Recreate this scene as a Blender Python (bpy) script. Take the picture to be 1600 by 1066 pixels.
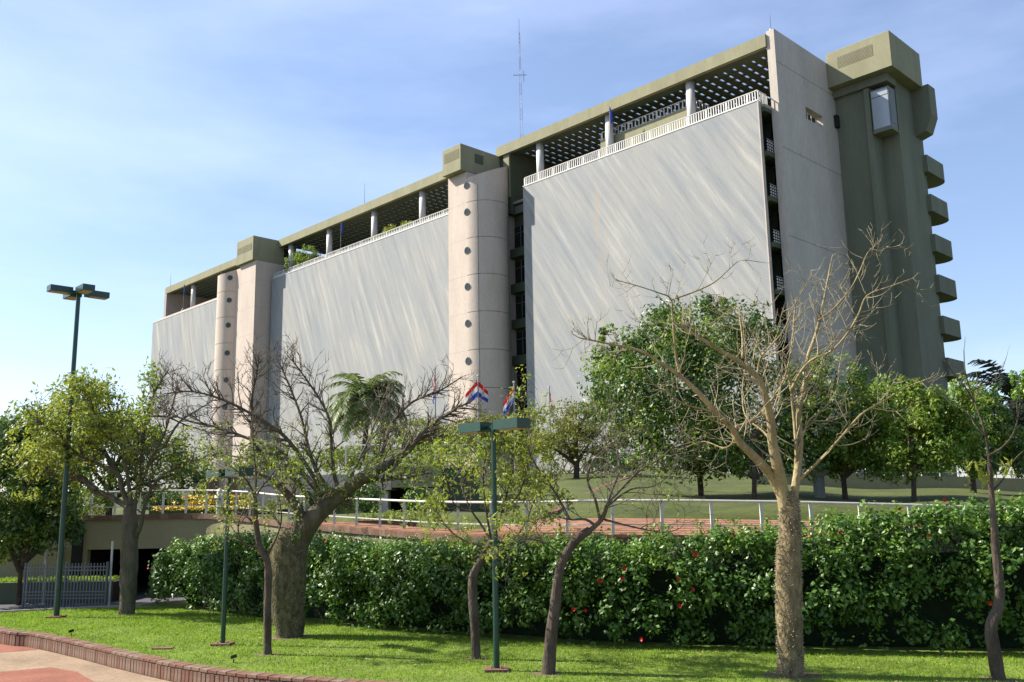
import bpy, math, random
import numpy as np
from mathutils import Vector, Matrix
R = math.radians
random.seed(7); RNG = np.random.default_rng(7)
for o in list(bpy.data.objects): bpy.data.objects.remove(o)
SC = bpy.context.scene
COL = SC.collection

# ------------------------------------------------------------------ camera
FPX, TILT, ROLL = 1430.0, R(10.25), R(-1.0)
EYE = Vector((0, 0, 2.8))
cd = bpy.data.cameras.new('camera'); cam = bpy.data.objects.new('camera', cd); COL.objects.link(cam)
cd.sensor_width = 36; cd.lens = FPX / 1600 * 36; cd.clip_end = 3000; cd.clip_start = .1
_u = Vector((0, -math.sin(TILT), math.cos(TILT))); _r = Vector((1, 0, 0)); _f = Vector((0, math.cos(TILT), math.sin(TILT)))
_c, _s = math.cos(ROLL), math.sin(ROLL)
cx = _c * _r + _s * _u; cy = -_s * _r + _c * _u; cz = -_f
cam.matrix_world = Matrix(((cx.x, cy.x, cz.x, EYE.x), (cx.y, cy.y, cz.y, EYE.y), (cx.z, cy.z, cz.z, EYE.z), (0, 0, 0, 1)))
SC.camera = cam

# ------------------------------------------------------------------ light
SUN_EL = R(41)
SUN_AZ = R(-76)                    # compass style: 0 = +Y, +90 = +X ; the sun stands to the left
w = bpy.data.worlds.new('World'); SC.world = w; w.use_nodes = True
nt = w.node_tree; nt.nodes.clear()
wo = nt.nodes.new('ShaderNodeOutputWorld'); bg = nt.nodes.new('ShaderNodeBackground')
sky = nt.nodes.new('ShaderNodeTexSky'); sky.sky_type = 'NISHITA'; sky.sun_disc = False
sky.sun_elevation = SUN_EL; sky.sun_rotation = SUN_AZ; sky.air_density = 1.1; sky.dust_density = .8; sky.ozone_density = 3.0
tcw = nt.nodes.new('ShaderNodeTexCoord'); mp = nt.nodes.new('ShaderNodeMapping'); mp.inputs['Scale'].default_value = (1.1, 1.1, 4.0)
mp.inputs['Rotation'].default_value = (0, R(14), 0)
nz = nt.nodes.new('ShaderNodeTexNoise'); nz.inputs['Scale'].default_value = 1.9; nz.inputs['Detail'].default_value = 7; nz.inputs['Roughness'].default_value = .55
cr = nt.nodes.new('ShaderNodeValToRGB'); cr.color_ramp.elements[0].position = .42; cr.color_ramp.elements[1].position = .82
cr.color_ramp.elements[0].color = (.09, .09, .09, 1); cr.color_ramp.elements[1].color = (.42, .42, .42, 1)
mixc = nt.nodes.new('ShaderNodeMixRGB'); mixc.inputs['Color2'].default_value = (6.4, 7.4, 10.2, 1)
L = nt.links.new
L(tcw.outputs['Generated'], mp.inputs[0]); L(mp.outputs[0], nz.inputs['Vector']); L(nz.outputs['Fac'], cr.inputs[0])
L(cr.outputs[0], mixc.inputs['Fac']); tint = nt.nodes.new('ShaderNodeMixRGB'); tint.blend_type = 'MULTIPLY'; tint.inputs['Fac'].default_value = 1; tint.inputs['Color2'].default_value = (1.0, .985, 1.03, 1)
L(sky.outputs[0], tint.inputs['Color1']); L(tint.outputs[0], mixc.inputs['Color1']); L(mixc.outputs[0], bg.inputs[0]); L(bg.outputs[0], wo.inputs[0])
bg.inputs[1].default_value = .08
sd = bpy.data.lights.new('sun', 'SUN'); sd.energy = 5.0; sd.angle = R(.53); sd.color = (1, .93, .82)
sun = bpy.data.objects.new('sun', sd); COL.objects.link(sun)
sdir = Vector((math.sin(SUN_AZ) * math.cos(SUN_EL), math.cos(SUN_AZ) * math.cos(SUN_EL), math.sin(SUN_EL)))
sun.rotation_euler = sdir.to_track_quat('Z', 'Y').to_euler(); sun.location = (-60, 0, 60)
SC.view_settings.view_transform = 'Standard'; SC.view_settings.look = 'None'; SC.view_settings.gamma = 1
SC.view_settings.exposure = 1.22
SC.view_settings.use_curve_mapping = False

# ------------------------------------------------------------------ measuring helpers
def ray(x, y):
    X = (float(x) - 800) / FPX; D = (float(y) - 533) / FPX
    a = _c * X + _s * D; b = _s * X - _c * D
    return a * _r + b * _u + _f
def at(x, y, Y):
    """point on the sight line of a pixel at ground distance Y"""
    r = ray(x, y); return EYE + r * (Y / r.y)
def grd(x, y, z=0.0):
    r = ray(x, y); return EYE + r * ((z - EYE.z) / r.z)

# ------------------------------------------------------------------ object helpers
def tag(o, label=None, cat=None, group=None, kind=None):
    if label: o['label'] = label
    if cat: o['category'] = cat
    if group: o['group'] = group
    if kind: o['kind'] = kind
    return o
def empty(name, loc=(0, 0, 0), rz=0, label=None, cat=None, group=None):
    o = bpy.data.objects.new(name, None); COL.objects.link(o); o.location = loc; o.rotation_euler = (0, 0, rz)
    o.empty_display_size = .3
    return tag(o, label, cat, group)
def link(name, me, parent=None, loc=None, rot=None, label=None, cat=None, group=None, kind=None):
    o = bpy.data.objects.new(name, me); COL.objects.link(o)
    if parent is not None: o.parent = parent
    if loc is not None: o.location = loc
    if rot is not None: o.rotation_euler = rot
    return tag(o, label, cat, group, kind)
def copy_tree(o, parent=None):
    c = o.copy(); COL.objects.link(c); c.parent = parent
    for ch in [x for x in bpy.data.objects if x.parent == o]:
        copy_tree(ch, c)
    return c
def mesh_np(name, V, F, mat, smooth=False, fmats=None):
    """V (n,3) array, F list of index tuples or (m,k) array"""
    me = bpy.data.meshes.new(name)
    V = np.asarray(V, dtype=np.float32)
    if isinstance(F, np.ndarray):
        m, k = F.shape; loops = F.ravel().astype(np.int32)
        starts = np.arange(0, m * k, k, dtype=np.int32); tot = np.full(m, k, dtype=np.int32)
    else:
        tot = np.array([len(f) for f in F], dtype=np.int32); starts = np.concatenate(([0], np.cumsum(tot)[:-1])).astype(np.int32)
        loops = np.array([i for f in F for i in f], dtype=np.int32); m = len(F)
    me.vertices.add(len(V)); me.vertices.foreach_set('co', V.ravel())
    me.loops.add(len(loops)); me.loops.foreach_set('vertex_index', loops)
    me.polygons.add(m); me.polygons.foreach_set('loop_start', starts); me.polygons.foreach_set('loop_total', tot)
    me.polygons.foreach_set('use_smooth', np.full(m, bool(smooth)))
    for mm in (mat if isinstance(mat, (list, tuple)) else [mat]): me.materials.append(mm)
    if fmats is not None: me.polygons.foreach_set('material_index', np.asarray(fmats, dtype=np.int32))
    me.update(calc_edges=True); me.validate()
    return me

class MB:
    def __init__(s): s.v = []; s.f = []; s.m = []
    def add(s, V, F, mi=0):
        n = len(s.v); s.v += [tuple(p) for p in V]; s.f += [tuple(i + n for i in f) for f in F]; s.m += [mi] * len(F); return s
    def box(s, x0, x1, y0, y1, z0, z1, mi=0, bev=0.0):
        if bev <= 0:
            V = [(x0, y0, z0), (x1, y0, z0), (x1, y1, z0), (x0, y1, z0), (x0, y0, z1), (x1, y0, z1), (x1, y1, z1), (x0, y1, z1)]
            return s.add(V, [(0, 3, 2, 1), (4, 5, 6, 7), (0, 1, 5, 4), (1, 2, 6, 5), (2, 3, 7, 6), (3, 0, 4, 7)], mi)
        b = bev; V = []; 
        for (z, q) in ((z0, b), (z0 + b, 0), (z1 - b, 0), (z1, b)):
            e = b if q == 0 else b
            xs0, xs1, ys0, ys1 = x0 + q, x1 - q, y0 + q, y1 - q
            V += [(xs0 + e, ys0, z), (xs1 - e, ys0, z), (xs1, ys0 + e, z), (xs1, ys1 - e, z), (xs1 - e, ys1, z), (xs0 + e, ys1, z), (xs0, ys1 - e, z), (xs0, ys0 + e, z)]
        F = [tuple(range(7, -1, -1)), tuple(range(24, 32))]
        for k in range(3):
            for i in range(8):
                j = (i + 1) % 8; F.append((k * 8 + i, k * 8 + j, k * 8 + 8 + j, k * 8 + 8 + i))
        return s.add(V, F, mi)
    def obox(s, c, ax, ay, az, mi=0):
        """oriented box from centre and three half vectors"""
        c, ax, ay, az = Vector(c), Vector(ax), Vector(ay), Vector(az)
        V = [c + sx * ax + sy * ay + sz * az for sz in (-1, 1) for (sx, sy) in ((-1, -1), (1, -1), (1, 1), (-1, 1))]
        return s.add(V, [(0, 3, 2, 1), (4, 5, 6, 7), (0, 1, 5, 4), (1, 2, 6, 5), (2, 3, 7, 6), (3, 0, 4, 7)], mi)
    def bar(s, a, b, w, h=None, mi=0):
        a, b = Vector(a), Vector(b); d = (b - a); l = d.length; d.normalize(); h = h or w
        up = Vector((0, 0, 1)) if abs(d.z) < .95 else Vector((1, 0, 0))
        side = d.cross(up).normalized(); u2 = side.cross(d).normalized()
        return s.obox((a + b) / 2, side * w / 2, d * l / 2, u2 * h / 2, mi)
    def cyl(s, c, r, z0, z1, n=16, mi=0, r2=None, cap=True):
        r2 = r if r2 is None else r2
        V = [(c[0] + r * math.cos(2 * math.pi * i / n), c[1] + r * math.sin(2 * math.pi * i / n), z0) for i in range(n)]
        V += [(c[0] + r2 * math.cos(2 * math.pi * i / n), c[1] + r2 * math.sin(2 * math.pi * i / n), z1) for i in range(n)]
        F = [(i, (i + 1) % n, n + (i + 1) % n, n + i) for i in range(n)]
        if cap: F += [tuple(range(n - 1, -1, -1)), tuple(range(n, 2 * n))]
        return s.add(V, F, mi)
    def prism(s, P, z0, z1, mi=0):
        n = len(P); V = [(p[0], p[1], z0) for p in P] + [(p[0], p[1], z1) for p in P]
        F = [(i, (i + 1) % n, n + (i + 1) % n, n + i) for i in range(n)] + [tuple(range(n - 1, -1, -1)), tuple(range(n, 2 * n))]
        return s.add(V, F, mi)
    def tube(s, pts, rad, n=None, mi=0):
        pts = [Vector(p) for p in pts]; k = len(pts)
        if n is None: rm = max(rad); n = 14 if rm > .15 else 8 if rm > .05 else 5 if rm > .015 else 3
        t = (pts[1] - pts[0]).normalized(); a = t.orthogonal().normalized(); V = []
        for i in range(k):
            t = (pts[min(i + 1, k - 1)] - pts[max(i - 1, 0)]).normalized()
            a = (a - t * a.dot(t)).normalized(); b = t.cross(a)
            for j in range(n):
                th = 2 * math.pi * j / n; V.append(pts[i] + (a * math.cos(th) + b * math.sin(th)) * rad[i])
        F = [(i * n + j, i * n + (j + 1) % n, (i + 1) * n + (j + 1) % n, (i + 1) * n + j) for i in range(k - 1) for j in range(n)]
        F.append(tuple(range((k - 1) * n, k * n))); F.append(tuple(range(n - 1, -1, -1)))
        return s.add(V, F, mi)
    def mesh(s, name, mat, smooth=False): return mesh_np(name, s.v, s.f, mat, smooth, s.m if isinstance(mat, (list, tuple)) else None)
    def build(s, name, mat, parent=None, smooth=False, **k): return link(name, s.mesh(name, mat, smooth), parent, **k)

# ------------------------------------------------------------------ materials
def mat(name, col, rough=.8, var=.15, scale=2.0, bump=.0, bscale=30.0, spec=.3, col2=None, stretch=None, metal=0, fine=0.0, trans=0.0):
    kq = .86 if trans > 0 else .68
    col = tuple(c * kq for c in col); col2 = tuple(c * kq for c in col2) if col2 else None
    m = bpy.data.materials.new(name); m.use_nodes = True; n = m.node_tree; b = n.nodes['Principled BSDF']; l = n.links.new
    b.inputs['Roughness'].default_value = rough; b.inputs['Specular IOR Level'].default_value = spec; b.inputs['Metallic'].default_value = metal
    tc = n.nodes.new('ShaderNodeTexCoord'); src = tc.outputs['Object']
    if stretch:
        mpn = n.nodes.new('ShaderNodeMapping'); mpn.inputs['Scale'].default_value = stretch; l(src, mpn.inputs[0]); src = mpn.outputs[0]
    nn = n.nodes.new('ShaderNodeTexNoise'); nn.inputs['Scale'].default_value = scale; nn.inputs['Detail'].default_value = 6; nn.inputs['Roughness'].default_value = .6
    l(src, nn.inputs['Vector'])
    rp = n.nodes.new('ShaderNodeValToRGB'); rp.color_ramp.elements[0].position = .3; rp.color_ramp.elements[1].position = .7
    c2 = col2 or tuple(min(1, c * (1 + var)) for c in col); c1 = tuple(c * (1 - var) for c in col) if not col2 else col
    rp.color_ramp.elements[0].color = (*c1, 1); rp.color_ramp.elements[1].color = (*c2, 1)
    l(nn.outputs['Fac'], rp.inputs[0]); out = rp.outputs[0]
    if fine > 0:
        n2 = n.nodes.new('ShaderNodeTexNoise'); n2.inputs['Scale'].default_value = scale * 14; n2.inputs['Detail'].default_value = 3; l(src, n2.inputs['Vector'])
        mx = n.nodes.new('ShaderNodeMixRGB'); mx.blend_type = 'MULTIPLY'; mx.inputs['Fac'].default_value = fine
        r2 = n.nodes.new('ShaderNodeValToRGB'); r2.color_ramp.elements[0].position = .35; r2.color_ramp.elements[1].position = .65
        r2.color_ramp.elements[0].color = (.35, .35, .35, 1); l(n2.outputs['Fac'], r2.inputs[0]); l(out, mx.inputs['Color1']); l(r2.outputs[0], mx.inputs['Color2']); out = mx.outputs[0]
    l(out, b.inputs['Base Color'])
    if bump > 0:
        n3 = n.nodes.new('ShaderNodeTexNoise'); n3.inputs['Scale'].default_value = bscale; n3.inputs['Detail'].default_value = 5; l(src, n3.inputs['Vector'])
        bp = n.nodes.new('ShaderNodeBump'); bp.inputs['Strength'].default_value = bump; bp.inputs['Distance'].default_value = .05
        l(n3.outputs['Fac'], bp.inputs['Height']); l(bp.outputs[0], b.inputs['Normal'])
    if trans > 0:
        tr = n.nodes.new('ShaderNodeBsdfTranslucent'); ms = n.nodes.new('ShaderNodeMixShader'); ms.inputs[0].default_value = trans
        mo = n.nodes['Material Output']; l(out, tr.inputs[0]); l(b.outputs[0], ms.inputs[1]); l(tr.outputs[0], ms.inputs[2]); l(ms.outputs[0], mo.inputs[0])
    return m
def leafmat(name, a, b, rough=.5, spec=.3, trans=.3):
    """leaf colour varies from leaf clump to leaf clump and from leaf to leaf"""
    m = mat(name, a, rough, 0, 1.6, spec=spec, col2=b, fine=.35, trans=trans); return m

M = {}
M['concrete'] = mat('rose_concrete', (.72, .61, .52), .9, .09, .6, .25, 9, .15, fine=.15, stretch=(1, 1, .3))
M['endwall'] = mat('weathered_end_wall', (.68, .61, .53), .9, .12, .35, .25, 9, .15, fine=.15, stretch=(1, 1, .3))
M['concrete2'] = mat('rose_concrete_dark', (.50, .43, .38), .9, .08, .8, .25, 9, .15, fine=.12)
M['olive'] = mat('olive_render', (.37, .355, .225), .85, .12, .8, .15, 14, .15, fine=.15, stretch=(1, 1, .25))
M['olive_grey'] = mat('olive_grey_render', (.125, .145, .098), .9, .10, .5, .2, 12, .12, stretch=(1, 1, .25), fine=.1)  # darker copy of olive, with the shade of recessed parts put into it
M['olive_shaded'] = mat('olive_shaded_render', (.235, .25, .18), .9, .14, .5, .2, 12, .12, stretch=(1, 1, .25), fine=.1)  # same olive paint as the caps, darkened for the tower's shade
M['white'] = mat('white_paint', (.74, .73, .69), .6, .05, 2.0)
M['white_metal'] = mat('white_metal_paint', (.78, .76, .72), .45, .06, 5.0, spec=.4)
M['cream_metal'] = mat('cream_metal_paint', (.80, .75, .64), .5, .10, 9.0, spec=.4)
M['glass'] = mat('dark_glass', (.012, .018, .02), .08, .3, .5, spec=.6)
M['frame'] = mat('window_frame', (.20, .22, .20), .5, .1, 3)
M['void'] = mat('dark_interior', (.025, .027, .022), .95, .2, 1)  # near-black colour stands in for the shade inside openings
M['greenpaint'] = mat('green_lamp_paint', (.007, .058, .038), .35, .2, 6, spec=.5)
M['lens'] = mat('lamp_lens', (.55, .38, .25), .35, .1, 6, spec=.4)
M['brick'] = mat('red_brick', (.29, .155, .11), .9, .2, 9, .5, 60, .15, fine=.35)
M['brick2'] = mat('red_brick_dusty', (.32, .215, .155), .9, .3, 5, .5, 60, .15, fine=.35)
M['brickpath'] = mat('brick_path', (.42, .215, .13), .9, .3, 4, .3, 60, .15, fine=.3)
M['beige'] = mat('beige_wall', (.40, .37, .215), .9, .07, .9, .2, 18, .15, fine=.15)
M['steel'] = mat('galvanised_gate_paint', (.15, .17, .18), .5, .15, 4, spec=.4)
M['bare'] = mat('bare_earth', (.22, .19, .09), .95, .3, 8, .6, 40, fine=.5)
M['soil'] = mat('dark_soil', (.055, .04, .025), .95, .3, 4, .6, 20)

# weathered stone cladding of the big screens: fine courses, slanting streaks, rust stains
def screen_material(name, slope):
    m = bpy.data.materials.new(name); m.use_nodes = True; n = m.node_tree; l = n.links.new; b = n.nodes['Principled BSDF']
    b.inputs['Roughness'].default_value = .75; b.inputs['Specular IOR Level'].default_value = .2
    tc = n.nodes.new('ShaderNodeTexCoord')
    rot = n.nodes.new('ShaderNodeMapping'); rot.inputs['Rotation'].default_value = (0, R(slope), 0); l(tc.outputs['Object'], rot.inputs[0])
    st = n.nodes.new('ShaderNodeMapping'); st.inputs['Scale'].default_value = (1.0, 1.0, .07); l(rot.outputs[0], st.inputs[0])
    def noise(src, sc, det=5, ro=.6):
        q = n.nodes.new('ShaderNodeTexNoise'); q.inputs['Scale'].default_value = sc; q.inputs['Detail'].default_value = det; q.inputs['Roughness'].default_value = ro; l(src, q.inputs['Vector']); return q.outputs['Fac']
    def ramp(src, *st_):
        q = n.nodes.new('ShaderNodeValToRGB'); e = q.color_ramp.elements
        e[0].position, e[0].color = st_[0][0], (*st_[0][1], 1); e[1].position, e[1].color = st_[-1][0], (*st_[-1][1], 1)
        for s_ in st_[1:-1]: z = e.new(s_[0]); z.color = (*s_[1], 1)
        l(src, q.inputs[0]); return q.outputs[0]
    def mix(a, b_, fac, mode='MIX'):
        q = n.nodes.new('ShaderNodeMixRGB'); q.blend_type = mode; l(a, q.inputs['Color1'])
        (l(b_, q.inputs['Color2']) if not isinstance(b_, tuple) else setattr(q.inputs['Color2'], 'default_value', (*b_, 1)))
        (l(fac, q.inputs['Fac']) if not isinstance(fac, float) else setattr(q.inputs['Fac'], 'default_value', fac)); return q.outputs[0]
    base = ramp(noise(st.outputs[0], 1.15, 8, .66), (.30, (.200, .215, .228)), (.45, (.262, .272, .276)), (.56, (.30, .302, .292)), (.70, (.41, .405, .38)))
    big = ramp(noise(tc.outputs['Object'], .11, 4), (.35, (.90, .93, .97)), (.65, (1.06, 1.03, .97)))
    c = mix(base, big, .8, 'MULTIPLY')
    # fine perforation grid
    wv = n.nodes.new('ShaderNodeTexBrick'); wm = n.nodes.new('ShaderNodeMapping'); wm.inputs['Rotation'].default_value = (R(90), 0, 0); l(tc.outputs['Object'], wm.inputs[0]); l(wm.outputs[0], wv.inputs['Vector'])
    wv.inputs['Scale'].default_value = 1; wv.inputs['Brick Width'].default_value = .22; wv.inputs['Row Height'].default_value = .22; wv.inputs['Mortar Size'].default_value = .03; wv.offset = 0
    wv.inputs['Color1'].default_value = (1, 1, 1, 1); wv.inputs['Color2'].default_value = (.96, .96, .96, 1); wv.inputs['Mortar'].default_value = (.86, .86, .87, 1)
    c = mix(c, wv.outputs['Color'], .8, 'MULTIPLY')
    # rust
    rs = n.nodes.new('ShaderNodeMapping'); rs.inputs['Scale'].default_value = (.9, 1, .16); l(tc.outputs['Object'], rs.inputs[0])
    rust = ramp(noise(rs.outputs[0], .33, 6, .7), (.60, (0, 0, 0)), (.76, (.6, .6, .6)))
    c = mix(c, (.36, .28, .20), rust)
    l(c, b.inputs['Base Color'])
    bp = n.nodes.new('ShaderNodeBump'); bp.inputs['Strength'].default_value = .25; bp.inputs['Distance'].default_value = .03; l(wv.outputs['Color'], bp.inputs['Height']); l(bp.outputs[0], b.inputs['Normal'])
    return m
M['screenR'] = screen_material('stone_screen_streaked', 33)
M['screenM'] = screen_material('stone_screen_pale', 24)
M['screenL'] = screen_material('stone_screen_far', 17)

def bark(name, a, b, sc=6, st=(1, 1, .35), bump=.8): return mat(name, a, .95, 0, sc, bump, 26, .1, col2=b, stretch=st, fine=.4)
M['bark_grey'] = bark('grey_green_bark', (.10, .095, .06), (.22, .20, .145))
M['bark_brown'] = bark('brown_bark', (.085, .065, .05), (.20, .165, .13))
M['bark_yellow'] = bark('yellow_tan_bark', (.30, .24, .11), (.60, .49, .27), 5, bump=.6)
M['bark_trunk'] = bark('mottled_bottle_trunk_bark', (.12, .105, .055), (.46, .36, .21), 9, st=(1, 1, .5), bump=1)
M['bark_fat'] = bark('dark_bottle_trunk_bark', (.07, .07, .035), (.30, .26, .15), 11, st=(1, 1, .6), bump=1)
M['twig'] = mat('twig_bark', (.15, .125, .095), .95, .25, 3)
M['twig_yellow'] = mat('tan_twig_bark', (.36, .32, .20), .9, .3, 2)
M['thorn'] = mat('thorn', (.38, .33, .22), .8, .2, 10)
M['leaf_hedge'] = leafmat('hedge_leaf', (.055, .135, .018), (.135, .265, .036), .45, .5, .3)
M['leaf_hedge_new'] = leafmat('hedge_new_leaf', (.12, .26, .025), (.23, .38, .045), .4, .4, .35)
M['leaf_yellow'] = leafmat('yellow_green_leaf', (.26, .32, .03), (.42, .46, .07), .5, .35, .45)
M['leaf_mid'] = leafmat('mid_green_leaf', (.15, .25, .028), (.30, .40, .055), .5, .4, .42)
M['leaf_dark'] = leafmat('dark_green_leaf', (.055, .125, .025), (.11, .21, .04), .42, .45, .3)
M['leaf_olive'] = leafmat('olive_leaf', (.15, .18, .03), (.27, .28, .05), .6, .3, .35)
M['leaf_palm'] = leafmat('palm_leaf', (.13, .19, .05), (.24, .30, .09), .5, .4, .35)
M['leaf_palm_dark'] = leafmat('dark_palm_leaf', (.012, .022, .015), (.03, .045, .02), .5, .4, .1)
M['flower_red'] = mat('red_petal', (.62, .012, .015), .5, .1, 9)
M['flower_yellow'] = mat('yellow_petal', (.75, .52, .02), .6, .15, 6)
M['grass'] = leafmat('grass_blade', (.19, .33, .022), (.34, .50, .05), .6, .2, .45)
M['lawn'] = mat('lawn_soil', (.15, .21, .03), .95, .25, .8, .5, 60, col2=(.27, .38, .05), fine=.5)
M['lawn_up'] = mat('upper_lawn', (.06, .085, .018), .95, .25, .5, .6, 14, col2=(.14, .165, .035), fine=.5)  # darkened green: shade from the bank's trees is in the colour
M['far'] = mat('far_ground', (.09, .10, .05), .95, .3, .05)
M['road'] = mat('sandy_road', (.45, .33, .225), .95, .22, .9, .5, 60, .1, fine=.35)
M['roadred'] = mat('red_paver', (.40, .17, .115), .95, .15, 1.5, .5, 50, .1, fine=.3)
M['yellowline'] = mat('yellow_line_paint', (.62, .40, .06), .8, .15, 5)
M['drive'] = mat('driveway_concrete', (.10, .10, .105), .95, .15, 1, .3, 30)

# ------------------------------------------------------------------ ground and road
m = MB(); m.add([(-1500, -60, -.34), (1500, -60, -.34), (1500, 1500, -.34), (-1500, 1500, -.34)], [(0, 1, 2, 3)])
m.build('ground', M['far'], kind='structure')
KERB = [Vector((-26, 34.5, 0)), Vector((-19, 30.0, 0))] + [Vector((grd(x, y, .05).x, grd(x, y, .05).y, 0)) for x, y in ((0, 982), (60, 990), (130, 1004), (200, 1020), (300, 1040), (400, 1053), (500, 1061))] + [Vector((-1.9, 15.35, 0)), Vector((.6, 14.6, 0)), Vector((4, 13.2, 0)), Vector((9, 10.5, 0)), Vector((15, 6.5, 0))]
def smooth_poly(P, step):
    out = []
    n = len(P)
    for i in range(n - 1):
        p0, p1, p2, p3 = P[max(i - 1, 0)], P[i], P[i + 1], P[min(i + 2, n - 1)]
        k = max(2, int((p2 - p1).length / .1))
        for j in range(k):
            t = j / k
            out.append(.5 * ((2 * p1) + (p2 - p0) * t + (2 * p0 - 5 * p1 + 4 * p2 - p3) * t * t + (3 * p1 - p0 - 3 * p2 + p3) * t ** 3))
    out.append(P[-1]); res = [out[0].copy()]; need = step
    for a, b in zip(out, out[1:]):
        l = (b - a).length; pos = 0.0
        while l - pos >= need:
            pos += need; res.append(a.lerp(b, pos / l)); need = step
        need -= (l - pos)
    return res
KL = smooth_poly(KERB, .122)
# lawn sheet: kerb side to hedge side
LB = [Vector((17, 8, 0)), Vector((17, 25, 0)), Vector((9, 24, 0)), Vector((2, 24, 0)), Vector((-4, 28, 0)), Vector((-9.4, 31.4, 0)), Vector((-10.6, 29.9, 0)), Vector((-11.5, 29.0, 0))] + [Vector((grd(x, y).x, grd(x, y).y, 0)) for x, y in ((165, 950), (80, 954), (0, 958))] + [Vector((-22, 31.8, 0)), Vector((-26, 34.6, 0))]
KK = [k + Vector((0, 0.0, 0)) for k in KL[::4]]
poly = KK + LB
import mathutils
tris = mathutils.geometry.tessellate_polygon([poly])
m = MB(); m.add([(p.x, p.y, 0) for p in poly], [tuple(t) for t in tris])
lawn = m.build('lawn', M['lawn'], kind='structure')
# road
m = MB(); m.add([(-60, -5, -.25), (20, -5, -.25), (20, 60, -.25), (-60, 60, -.25)], [(0, 1, 2, 3)])
m.build('road', M['road'], kind='structure')
m = MB(); m.add([(-60, 20, -.045), (-9.0, 20, -.045), (-9.0, 33.2, -.045), (-60, 42, -.045)], [(0, 1, 2, 3)])
# driveway behind the lawn (only beyond the lawn's back edge)
back = [p for p in LB[5:]]
m = MB(); bp_ = [(-9.4, 31.4), (-11.5, 29.0)] + [(p.x, p.y) for p in LB[8:]] + [(-60, 34.6), (-60, 45), (-8, 45), (-8, 31.4)]
tt = mathutils.geometry.tessellate_polygon([[Vector((a, b, 0)) for a, b in bp_]])
m.add([(a, b, -.05) for a, b in bp_], [tuple(t) for t in tt]); m.build('driveway', M['drive'], kind='structure')
m = MB()
ed = [Vector((-9.4, 31.3, 0))] + LB[7:]
for a, b in zip(ed, ed[1:]): m.bar(a + Vector((0, .04, .0)), b + Vector((0, .04, .0)), .10, .12)
m.build('kerb_edging', M['concrete2'], kind='structure')
def flat(name, P, z, mt):
    m = MB(); m.add([(p.x, p.y, z) for p in P], [tuple(range(len(P)))]); return m.build(name, mt, kind='structure')
flat('red_paving', [grd(x, y, -.25) for x, y in ((-260, 1010), (-60, 990), (30, 996), (95, 1011), (30, 1018), (-60, 1024), (-260, 1036))], -.246, M['roadred'])
flat('red_paving', [grd(x, y, -.25) for x, y in ((-300, 1075), (0, 1050), (80, 1043), (120, 1050), (190, 1090), (60, 1130), (-300, 1160))], -.246, M['roadred'])
flat('painted_line', [grd(x, y, -.25) for x, y in ((-120, 990), (10, 991), (14, 995), (-120, 998))], -.242, M['yellowline'])

# brick kerb: soldier bricks on the face, coping bricks on top, one object each
kerb = tag(empty('brick_kerb'), kind='structure')
m = MB()
for a, b in zip(KL[::4], KL[4::4]): m.bar(a + Vector((0, .0, -.12)), b + Vector((0, .0, -.12)), .13, .30)
m.build('mortar_core', M['soil'], kerb)
brk = MB().box(-.055, .055, -.045, .045, -.12, .12, bev=.006).mesh('soldier_brick', M['brick2'])
brk2 = MB().box(-.055, .055, -.045, .045, -.12, .12, bev=.006).mesh('soldier_brick_red', M['brick'])
cop = MB().box(-.116, .116, -.13, .13, -.03, .03, bev=.008).mesh('coping_brick', M['brick2'])
cop2 = MB().box(-.118, .118, -.13, .13, -.03, .03, bev=.008).mesh('coping_brick_red', M['brick'])
nb = 0
for i in range(1, len(KL) - 1):
    p = KL[i]
    if p.x < -16.5 or p.x > .3: continue
    d = (KL[i + 1] - KL[i - 1]).normalized(); nrm = Vector((d.y, -d.x, 0)); a = math.atan2(d.y, d.x)
    link('brick', random.choice((brk, brk, brk2)), kerb, p + nrm * (.105 + random.uniform(0, .008)) + Vector((0, 0, -.125)), (0, random.uniform(-.02, .02), a))
    if i % 2 == 0:
        link('coping_brick', random.choice((cop, cop2)), kerb, p + nrm * .03 + Vector((0, 0, .035 + random.uniform(-.004, .004))), (0, 0, a + random.uniform(-.015, .015)))
m = MB()
for a, b in zip(KL[::2], KL[2::2]):
    if not (-16.5 <= a.x and b.x <= .4): m.bar(a + Vector((0, 0, -.1)), b + Vector((0, 0, -.1)), .30, .34)
m.build('brick_run', M['brick2'], kerb, kind='stuff')

# ------------------------------------------------------------------ terrace (upper level) with curved retaining wall
EDGE = [Vector((-40, 34, 2.76)), Vector((-20, 33.2, 2.76))] + [at(*q) for q in ((140, 805, 33), (300, 802, 33), (380, 806, 31.5), (450, 815, 29.5), (600, 827, 26), (700, 834, 24), (830, 838, 22.3), (957, 838, 21.3), (1162, 840, 21), (1400, 845, 21), (1600, 850, 21))] + [Vector((17, 21.2, 1.72)), Vector((40, 24, 1.7))]
ES = smooth_poly(EDGE, .28)
def upper_z(x, Y):
    a = max(0, min(1, (x * 40 / max(Y, 20) + .5) / 2.5))
    e = min(EDGE, key=lambda q: abs(q.x - x)); y0 = e.y + 3.6; z0 = 2.60 * (1 - a) + a * 2.42
    t = max(0, min(1, (Y - y0) / (58 - y0))); t = t * a + (1 - a) * max(0, min(1, (Y - 47) / 11)); zt = 4.2 * (1 - a) + 4.85 * a - max(0, min(30, x * 26 / max(Y, 1) * 2.2 - 9)) * .052
    return z0 + (zt - z0) * t
m = MB(); V = []; rows = []
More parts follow.
